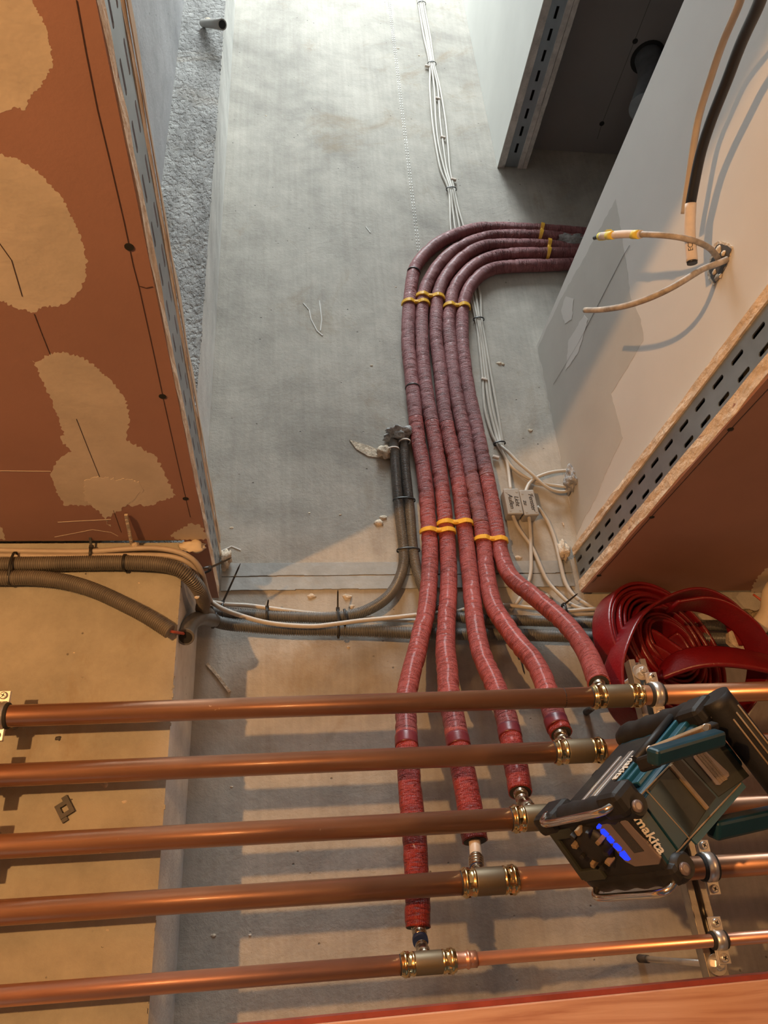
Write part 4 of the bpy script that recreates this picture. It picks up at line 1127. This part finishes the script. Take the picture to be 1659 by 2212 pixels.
# ------------------------------------------------------------------ cables coming down from the top right
def rising(p):      # the run coming up from the floor before the visible part
    p = Vector(p); return [Vector((p.x - .02, p.y + .10, .02)), Vector((p.x - .02, p.y + .06, .5)), Vector((p.x - .015, p.y + .01, p.z - .45)), Vector((p.x - .008, p.y, p.z - .18))]
tag(tube('cable', rising(atX(1625, -90, .36)) + lerpX([(1625, -90, .36), (1600, 0, .372), (1560, 95, .384), (1530, 185, .390), (1510, 250, .394), (1499, 310, .396), (1489, 380, .398), (1482, 425, .399), (1478, 462, .400)]), .0046, M['cable_beige'], None, step=.008, sm=2), 'beige cable hanging at the top right beside the black one', 'cable')
bpts = rising(atX(1672, -90, .36)) + lerpX([(1672, -90, .36), (1643, 0, .372), (1600, 95, .383), (1570, 175, .388), (1538, 255, .391), (1515, 325, .394), (1502, 385, .396), (1492, 440, .398)])
root = thing('cable', 'thick black cable hanging at the top right, its end wrapped in a printed paper label', 'cable', loc=bpts[0])
tube('sheath', bpts, .0066, M['cable_black'], root, step=.008, sm=2, seg=16)
q0, q1, q2 = atX(1492, 440, .398), atX(1490, 500, .3985), atX(1495, 565, .399)
tube('paper_label', [q0, q1, q2], .0072, M['paper'], root, step=.006, seg=20)
d = (q2 - q1).normalized(); lathe('cut_end', q2 - d * .002, d, [(0, .0066), (.005, .0066)], M['cable_black'], root, seg=20)
nrm = -ray(1490, 530).normalized(); sd = d.cross(nrm).normalized()
text_mesh('printed_mark', 'ECT', .0085, atX(1490, 530, .398) + nrm * .0078 - sd * .001, -d, nrm.cross(-d).normalized(), M['glyph'], root, depth=.0001)
for q, tx in (((1500, 270), 'A'), ((1497, 300), 'C')):
    pass

# ------------------------------------------------------------------ duct in the side room
root = thing('vent_duct', 'dark grey taped duct sticking out of the side-room wall', 'duct', loc=atY(1401, 128, -1.46))
dp = [atY(1398, 122, -1.47), atY(1401, 128, -1.45), atY(1407, 150, -1.42), atY(1408, 175, -1.37), atY(1400, 205, -1.31), atY(1390, 235, -1.26)]
tube('duct_pipe', dp, .034, M['duct'], root, step=.01, sm=2, seg=28)
for k in (1.38, 1.34):
    pass
lathe('cut_hole_ring', atY(1399, 124, -1.4595), (0, 1, 0), [(0, .044), (.002, .044)], M['hollow'], root, seg=28)
# ------------------------------------------------------------------ short conduit stub on the beam
root = thing('pipe_stub', 'short grey plastic pipe stub sticking out of the rough beam, top left', 'pipe stub', loc=at(440, 50, ZSB))
a = at(444, 47, ZSB) + Vector((0, 0, .002)); 
a = at(438, 50, .832); b = at(480, 53, .80)
lathe('stub_tube', a, b - a, [(0, .009), ((b - a).length * .6, .011), ((b - a).length, .0125)], M['box_grey'], root)
lathe('stub_opening', b, b - a, [(0, .0095), (.0006, .0095)], M['hollow'], root)
lump('stub_mortar', at(450, 47, .836), .018, .010, .006, M['crumb'], root, 4)
# square nut plate under the beam
c = at(141, 1748, ZS); root = thing('nail_plate', 'small dark square plate with a hole stuck on the beam between the copper pipes', 'plate', loc=c)
ang = math.radians(-32); ax = Vector((math.cos(ang), math.sin(ang), 0)); ay = Vector((-math.sin(ang), math.cos(ang), 0))
bm = bmesh.new(); w = .019
for s in (-1, 1):
    cbox(bm, c + ax * s * w * .36 + Vector((0, 0, -.002)), ax * w * .28, ay * w, (0, 0, .005)); cbox(bm, c + ay * s * w * .36 + Vector((0, 0, -.002)), ax * w * .45, ay * w * .28, (0, 0, .005))
cbox(bm, c + ay * w * .62 - ax * w * .3 + Vector((0, 0, -.0015)), ax * w * .4, ay * w * .3, (0, 0, .004)); cbox(bm, c - ay * w * .62 + ax * w * .3 + Vector((0, 0, -.0015)), ax * w * .4, ay * w * .3, (0, 0, .004))
part(mesh('plate', bm, M['nut_dark']), root)
for i, (x, y, r) in enumerate(((127, 1595, .005), (268, 1665, .003), (185, 1240, .003), (300, 1490, .002), (148, 1732, .004), (155, 1727, .003), (222, 2045, .003), (236, 2045, .002))):
    lump('dark_pit', at(x, y, ZS) + Vector((0, 0, .001)), r, r * .7, r * .4, M['nut_dark'], bpy.data.objects['trim_1'], i, sub=2)
for i, (x, y, r) in enumerate(((232, 2010, .003), (268, 1732, .004), (227, 1695, .006), (425, 1290, .004), (300, 1260, .003), (160, 1410, .003))):
    lump('pale_dab', at(x, y, ZS) + Vector((0, 0, .001)), r, r * .7, r * .4, M['crumb'], bpy.data.objects['trim_1'], i, sub=2)
# wooden nail stub and plaster splinters by the left wall top
bm = bmesh.new(); a, b = atY(272, 1112, -.409), atY(285, 1178, -.405); cbox(bm, (a + b) / 2, b - a, (.0045, 0, 0), (0, .0035, 0))
tag(mesh('wood_splinter', bm, M['crumb']), 'pale splinter leaning against the red board above the beige cable', 'splinter')
o = lump('plaster_blob', at(293, 1180, .812), .006, .006, .010, M['crumb'], None, 3, .3, 2); tag(o, 'small plaster blob above the beige cable on the beam', 'plaster')
o = lump('plaster_rubble', at(488, 1208, .988), .010, .020, .014, M['crumb'], None, 12, .7, 3); tag(o, 'crumbled plaster at the top of the left wall end', 'plaster')
o = lump('plaster_rubble', at(1217, 1190, .990), .010, .022, .012, M['crumb'], None, 14, .7, 3); tag(o, 'crumbled plaster at the top of the right slotted profile', 'plaster')
o = lump('board_offcut', at(415, 1180, .812), .018, .010, .006, M['filler'], None, 15, .5, 3); tag(o, 'broken brown board scrap under the corner of the left red wall', 'scrap')

# ================================================================== RED COIL
def ribbon_mesh(name, P, widths, wdirs, th):
    vs, fs = [], []
    n = len(P)
    for i, p in enumerate(P):
        t = (P[min(i + 1, n - 1)] - P[max(0, i - 1)]).normalized()
        a = Vector(wdirs[i]); a = (a - t * a.dot(t)).normalized(); nn = t.cross(a); w = widths[i] / 2
        # soft flattened hose section, 10 points
        sec = [(-1, 0), (-.96, .75), (-.82, 1), (0, 1.12), (.82, 1), (.96, .75), (1, 0), (.96, -.75), (.82, -1), (0, -1.12), (-.82, -1), (-.96, -.75)]
        for (u, v) in sec: vs.append(p + a * w * u + nn * th / 2 * v)
    m = 12
    for i in range(n - 1):
        for k in range(m):
            k2 = (k + 1) % m; fs.append((i * m + k, i * m + k2, (i + 1) * m + k2, (i + 1) * m + k))
    fs.append(tuple(range(m))[::-1]); fs.append(tuple((n - 1) * m + k for k in range(m)))
    me = bpy.data.meshes.new(name); me.from_pydata([tuple(v) for v in vs], [], fs); me.update()
    for p in me.polygons: p.use_smooth = True
    return me
coil = thing('flat_hose_coil', 'large coil of flat deep red insulation hose resting above the copper pipes at right', 'hose coil', loc=at(1420, 1420, .93))
A = Vector((.44, -.14, -1)).normalized()                # axis from far face to near face
C0 = at(1424, 1408, .940)
e1 = Vector((1, 0, 0)); e1 = (e1 - A * e1.dot(A)).normalized(); e2 = A.cross(e1)
Wd = .046
P, WD, AX = [], [], []
turns = 11; N = 72
for i in range(turns * N):
    a = 2 * math.pi * i / N + .9; f = i / (turns * N); r = .136 - .0084 * (i / N)
    push = .004 * math.sin(a * 2 + f * 9)
    c = C0 + A * (.004 * math.sin(i / N * 2.1)) + Vector((.010, -.006, 0)) * f
    P.append(c + (e1 * math.cos(a) * (1.03) + e2 * math.sin(a) * .97) * (r + push)); WD.append(Wd); AX.append(A)
part(link('wound_hose', ribbon_mesh('wound_hose', P, WD, AX, .0066), M['coil']), coil)
# loose big front loop
def loop(nm, knots, th=.006, step=.006):
    pts = [at(x, y, z) for x, y, z, *_ in knots]; fine, ws = resample(pts, step, [k[3] for k in knots])
    dirs = []
    ad = [Vector(k[4]) if len(k) > 4 else A for k in knots]
    # interpolate width directions by nearest knot fraction
    acc = [0]
    for a, b in zip(pts, pts[1:]): acc.append(acc[-1] + (b - a).length)
    tot = 0
    for i, p in enumerate(fine):
        if i: tot += (p - fine[i - 1]).length
        s = min(tot, acc[-1] - 1e-6)
        for k in range(len(acc) - 1):
            if acc[k] <= s <= acc[k + 1]:
                u = (s - acc[k]) / (acc[k + 1] - acc[k]); dirs.append(ad[k].lerp(ad[k + 1], u)); break
        else: dirs.append(ad[-1])
    fine = smoothpts(fine, 3)
    part(link(nm, ribbon_mesh(nm, fine, ws, dirs, th), M['coil']), coil)
w = .046
loop('loose_loop', [(1600, 1395, .93, w), (1590, 1340, .92, w), (1545, 1300, .91, w), (1490, 1283, .90, w), (1425, 1300, .89, w), (1370, 1340, .88, w), (1338, 1400, .87, w), (1325, 1455, .87, w), (1335, 1520, .87, w), (1375, 1565, .88, w), (1440, 1590, .90, w), (1520, 1590, .91, w), (1580, 1560, .91, w), (1620, 1505, .91, w), (1640, 1450, .90, w), (1638, 1400, .885, w), (1612, 1356, .87, w), (1560, 1318, .86, w), (1510, 1304, .855, w), (1452, 1310, .85, w * .9)])
up = Vector((-.05, -.85, .55))
loop('hanging_strip', [(1412, 1470, .90, .03, (.6, .5, .2)), (1432, 1452, .885, .040, (.4, -.7, .4)), (1470, 1430, .87, .044, up), (1525, 1418, .855, .046, up), (1590, 1421, .845, .047, up), (1660, 1435, .84, .048, up), (1740, 1460, .84, .048, up)], th=.010)

loop('inner_fold', [(1383, 1368, .93, .03), (1410, 1380, .92, .036), (1440, 1405, .91, .040), (1470, 1425, .90, .04)])
loop('inner_fold', [(1370, 1385, .93, .03), (1400, 1405, .92, .036), (1430, 1425, .91, .040), (1452, 1445, .90, .04)])
loop('inner_fold', [(1362, 1410, .935, .03), (1385, 1425, .925, .036), (1410, 1440, .915, .040), (1430, 1462, .90, .04)])
# cream cable / hose remnants and mineral wool at the right edge behind the coil
o = lump('mineral_wool_tuft', at(1635, 1345, .975), .05, .022, .022, M['wool'], None, 21, .7, 4); tag(o, 'tuft of brown mineral wool under the ceiling at the right picture edge', 'insulation')
bm = bmesh.new(); prism(bm, [at(x, y, .93) for x, y in ((1575, 1365), (1600, 1350), (1622, 1395), (1612, 1405), (1590, 1398), (1575, 1385))], (0, 0, .012)); tag(mesh('board_scrap', bm, M['crumb']), 'beige board scrap seen through the loose loop of the red coil', 'scrap')
tag(tube('drain_pipe', pz([(1700, 1240, .93), (1668, 1280, .93), (1662, 1320, .94), (1640, 1352, .955), (1600, 1385, .97)]), .017, M['filler_pale'], None, step=.01, seg=18), 'cream plastic pipe at the right picture edge behind the coil', 'pipe')
tag(tube('red_wire', pz([(1627, 1284, .975), (1655, 1304, .97), (1680, 1320, .97)]), .0022, M['wire_red'], None, seg=10, step=.01), 'short red wire end at the right picture edge', 'wire')

# ================================================================== RADIO
RU = Vector((.768, -.5912, .2464)).normalized(); RW = Vector((.5587, .8065, .1934)); RW = (RW - RU * RU.dot(RW)).normalized(); RV = RU.cross(RW)
RO = Vector((.3652, -.1007, 2.2925)); LU, LW, LV = .1796, .0815, .150
radio = thing('jobsite_radio', 'teal and black rugged jobsite radio with a blue lit display, hung under the copper pipes', 'radio', loc=RO)
def L(u, w, v): return RO + RU * u + RW * w + RV * v
def rbox(nm, u0, u1, w0, w1, v0, v1, mat, bvl=0, seg=2, root=radio, smooth=False):
    bm = bmesh.new(); obox(bm, L(u0, w0, v0), RU * (u1 - u0), RW * (w1 - w0), RV * (v1 - v0)); bmesh.ops.recalc_face_normals(bm, faces=bm.faces)
    if bvl: bev(bm, bvl, seg)
    return part(mesh(nm, bm, M[mat], smooth), root)
rbox('body', -.014, LU - .004, .004, LW - .002, .003, LV - .004, 'teal', .006, 3)
# S side (towards floor): dark battery cover, seams, grille recess
sp = lambda x, y, off=0.0: atplane(x, y, L(0, 0, .003 - off), RV)
def splate(nm, quad, off, th, mat, bvl=0):
    pts = [sp(x, y, off) for x, y in quad]; bm = bmesh.new(); prism(bm, pts, RV * th)
    if bvl: bev(bm, bvl, 2)
    return part(mesh(nm, bm, M[mat]), radio)
splate('cover_frame', [(1396, 1706), (1465, 1634), (1560, 1600), (1604, 1690), (1490, 1814)], .0008, .004, 'teal')
for qa, qb in (((1395, 1706), (1489, 1812)), ((1489, 1812), (1600, 1692)), ((1395, 1706), (1462, 1637)), ((1395, 1706), (1352, 1752)), ((1489, 1812), (1452, 1852))):
    a_, b_ = sp(*qa, .0016), sp(*qb, .0016); bm = bmesh.new(); cbox(bm, (a_ + b_) / 2, b_ - a_, (b_ - a_).normalized().cross(RV) * .0013, RV * .0012); part(mesh('dust_seam', bm, M['radio_dust']), radio)
splate('battery_cover', [(1400, 1703), (1447, 1656), (1527, 1751), (1489, 1808)], .0020, .005, 'radio_panel', .0012)
splate('cover_channel', [(1451, 1650), (1466, 1636), (1547, 1722), (1527, 1747)], .0012, .003, 'radio_black')
splate('cover_ridge', [(1447, 1655), (1453, 1649), (1533, 1744), (1528, 1750)], .0045, .007, 'radio_dust', .0008)
splate('grille_plate', [(1471, 1634), (1560, 1602), (1620, 1676), (1553, 1722)], .0016, .004, 'radio_panel', .001)
splate('speaker_grille', [(1497, 1630), (1503, 1621), (1520, 1618), (1574, 1668), (1576, 1676), (1556, 1696), (1548, 1696), (1499, 1638)], .0030, .002, 'bezel', .0004)
bm = bmesh.new()
g0, g1, g3 = sp(1502, 1628, .0034), sp(1556, 1692, .0034), sp(1519, 1620, .0034)
for i in range(24):
    for j in range(3):
        c = g0 + (g1 - g0) * ((i + .5) / 24) + (g3 - g0) * ((j + .5) / 3)
        cbox(bm, c, (g3 - g0) * .28, (g1 - g0).normalized() * .0012, RV * .0006)
part(mesh('grille_slots', bm, M['radio_dust']), radio)
splate('side_edge_strip', [(1494, 1812), (1604, 1690), (1612, 1700), (1506, 1824)], .0010, .003, 'teal_light')
text_mesh('brand_lettering', 'makita', .0165, sp(1402, 1801, .0022), RW, RU, M['white_print'], radio, depth=.0004, shear=.35, space=1.0, bold=.0003)
rbox('lettering_panel', .010, .0500, .010, LW - .010, .0010, .004, 'teal', .001)
# T side: stripes and second lettering
rbox('side_inlay', .02, LU - .03, .0015, .005, .070, .138, 'radio_black', .001)
rbox('silver_strip', .020, .118, .0000, .005, .084, .094, 'silver', .0015)
rbox('silver_strip', .016, .110, -.0008, .004, .100, .106, 'silver', .0012)
rbox('side_rib', .030, LU - .012, -.003, .005, .050, .056, 'teal_light', .0015)
rbox('side_rib', .040, LU - .006, -.003, .005, .034, .040, 'teal_light', .0015)
rbox('side_rib', .030, LU - .012, -.002, .005, .012, .024, 'teal_light', .0015)
tube('side_rod', [L(.075, -.006, .044), L(.165, -.006, .044)], .0048, M['radio_black'], radio, seg=14)
text_mesh('brand_lettering', 'makita', .018, L(.075, -.0016, .066), -RU, -RV, M['white_print'], radio, depth=.0004, shear=.3, bold=.0003)
# front panel (w, v)
rbox('front_panel', -.016, .0, .006, LW - .004, .004, LV - .006, 'radio_black', .003)
fp = lambda x, y, off=0.0: atplane(x, y, L(-.017 - off, 0, 0), RU)
def fplate(nm, quad, th, mat, root=radio, off=0.0, bvl=0):
    pts = [fp(x, y, off) for x, y in quad]; bm = bmesh.new(); prism(bm, pts, RU * th)
    if bvl: bev(bm, bvl, 2)
    return part(mesh(nm, bm, M[mat]), root)
fplate('display_bezel', [(1268, 1764), (1322, 1748), (1340, 1758), (1427, 1856), (1424, 1868), (1372, 1873), (1350, 1862)], .004, 'bezel', bvl=.001)
sc = fplate('display_screen', [(1309, 1770), (1328, 1765), (1391, 1839), (1370, 1843)], .002, 'screen', off=.0006)
seg = [((1283, 1766), (1292, 1780)), ((1295, 1787), (1308, 1801)), ((1310, 1804), (1323, 1818)), ((1323, 1821), (1338, 1836)), ((1338, 1838), (1361, 1858))]
segq = [[(1284, 1766), (1299, 1784), (1297, 1790), (1289, 1791)], [(1297, 1792), (1304, 1791), (1315, 1802), (1312, 1808), (1305, 1808), (1297, 1799)], [(1311, 1807), (1318, 1806), (1327, 1817), (1324, 1822), (1318, 1822), (1310, 1813)], [(1325, 1822), (1332, 1822), (1343, 1833), (1341, 1839), (1335, 1839), (1324, 1829)], [(1338, 1842), (1348, 1838), (1362, 1857), (1357, 1860), (1349, 1858), (1338, 1848)]]
for q in segq: fplate('display_segment', q, .001, 'led', off=.0008)
# dial knob with lugs
kc = fp(1281, 1828, .004)
kn = lathe('dial_knob', kc + RU * .006, -RU, [(0, .024), (.004, .024), (.009, .019), (.0095, .012)], M['radio_black'], radio)
for k in range(10):
    a = k * math.pi / 5; q = kc + (RW * math.cos(a) + RV * math.sin(a)) * .0225
    bm = bmesh.new(); cbox(bm, q - RU * .002, RU * .012, (RW * math.cos(a) + RV * math.sin(a)) * .007, (-RW * math.sin(a) + RV * math.cos(a)) * .005); bev(bm, .001)
    o = mesh('knob_lug', bm, M['radio_dust' if k % 2 else 'radio_black']); o.parent = kn
for k in range(4):
    q = fp(1264 + k * 12, 1812 + k * 9, .006)
    bm = bmesh.new(); cbox(bm, q, RV * .009, RW * .0022, RU * .002); part(mesh('panel_button', bm, M['silver']), radio)
for (w0, w1, v0, v1, mt) in ((.008, .074, .134, .142, 'radio_panel'), (.062, .076, .100, .138, 'radio_panel'), (.008, .020, .100, .138, 'radio_panel')):
    rbox('front_trim', -.0205, -.010, w0, w1, v0, v1, mt, .0015)
# rubber bumpers along v at three corners, with screw bosses
def vbump(u, w, r, v0, v1, nm='corner_bumper'):
    n = 14; P = [L(u, w, v0 + (v1 - v0) * i / n) for i in range(n + 1)]
    rad = [r * (.72 if i in (0, n) else (1.0 + (.10 if i % 3 == 0 else 0))) for i in range(n + 1)]
    o = part(link(nm, tube_mesh(nm, P, rad, 20), M['radio_black']), radio)
    q = L(u - .004, w, v0); 
    s = lathe('screw_boss', q, -RV, [(0, r * .42), (.003, r * .38), (.0032, r * .2)], M['bezel'], radio, seg=18)
    return o
def block(u0, u1, w0, w1, v0, v1, nm='corner_guard'):
    return rbox(nm, u0, u1, w0, w1, v0, v1, 'radio_black', .0075, 2)
block(-.024, .012, -.020, .009, -.006, .030)
block(-.018, .016, LW - .010, LW + .014, -.005, .028)
block(LU - .030, LU + .012, -.012, .014, -.008, .030)
block(-.022, .020, -.012, .014, LV - .034, LV + .008)
vbump(-.002, .006, .0165, -.006, LV + .004)
vbump(.0, LW + .002, .0165, -.005, LV - .002)
vbump(LU - .004, .006, .0175, -.004, LV + .004)
# ribs of the top bumper
for k in range(6):
    rbox('bumper_rib', LU + .006, LU + .016, -.006, .012, .010 + k * .022, .020 + k * .022, 'radio_black', .0015)
# black end bar across w with dusty grooves
P = [L(LU + .006, -.006 + .150 * i / 12, -.012) for i in range(13)]
part(link('end_guard', tube_mesh('end_guard', P, .0195, 24), M['radio_black']), radio)
for k, (du, dv) in enumerate(((-.013, -.0150), (-.006, -.0188), (.003, -.0198))):
    tube('guard_groove', [L(LU + .006 + du, .022 + k * -.004, -.012 + dv), L(LU + .006 + du, .130, -.012 + dv)], .0010, M['radio_dust'], radio, seg=8)
# chrome bars
for w_, nm in ((-.009, 'chrome_bar'), (LW + .008, 'chrome_bar')):
    tube(nm, [L(-.010, w_, .008), L(-.024, w_, .006), L(-.031, w_, .016), L(-.032, w_, .040), L(-.032, w_, .075), L(-.032, w_, .105), L(-.028, w_, .128), L(-.010, w_, .134)], .0042, M['chrome'], radio, step=.006, sm=2, seg=14)
# carrying handle, two teal arms
def hbar(nm, a, b, wid, th, mat, up_):
    d = (b - a); s = up_ - d.normalized() * up_.dot(d.normalized()); s.normalize(); t = d.normalized().cross(s)
    bm = bmesh.new(); cbox(bm, (a + b) / 2, d, s * wid, t * th); bev(bm, min(wid, th) * .22, 2)
    return part(mesh(nm, bm, M[mat]), radio)
hbar('handle_grip', at(1404, 1626, .575), at(1532, 1574, .605), .012, .006, 'radio_dust', CD)
ha, hb, hc = at(1408, 1636, .560), at(1556, 1592, .590), at(1563, 1560, .62)
hbar('handle_arm', ha, hb, .017, .016, 'teal', CD)
hbar('handle_arm', at(1404, 1628, .585), at(1545, 1566, .62), .008, .010, 'radio_black', CD)
hbar('handle_hub', at(1385, 1652, .60), at(1420, 1640, .585), .016, .016, 'radio_black', CD)
for q in ((1404, 1619), (1524, 1571)):
    p = at(*q, .572 if q[0] < 1450 else .592); lathe('handle_screw', p, -CF, [(0, .0042), (.001, .0036)], M['steel'], radio, seg=14)
hbar('handle_arm', at(1538, 1792, .655), at(1720, 1752, .69), .022, .018, 'teal', CD)
hbar('handle_hook', L(.12, .02, LV - .03), L(.12, .02, LV + .03), .014, .010, 'radio_black', RU)

# ================================================================== WOODEN BOARD (door frame head close to the camera)
a, b = at(500, 2229, .62), at(1800, 2101, .62)
d = b - a; d.z = 0; n = Vector((-d.y, d.x, 0)).normalized()
if n.y < 0: n = -n
root = thing('wooden_board', 'reddish varnished wooden board across the bottom of the picture', 'board', loc=a)
p0 = a - d * .3; dd = d * 1.6
bm = bmesh.new(); obox(bm, p0 + Vector((0, 0, 0)), dd, n * .14, (0, 0, .022)); bmesh.ops.recalc_face_normals(bm, faces=bm.faces); bev(bm, .0015, 2); part(mesh('plank', bm, M['wood']), root)
bm = bmesh.new(); obox(bm, p0 - n * .0045 + Vector((0, 0, .001)), dd, n * .0044, (0, 0, .020)); part(mesh('edge_lipping', bm, M['wood_edge']), root)
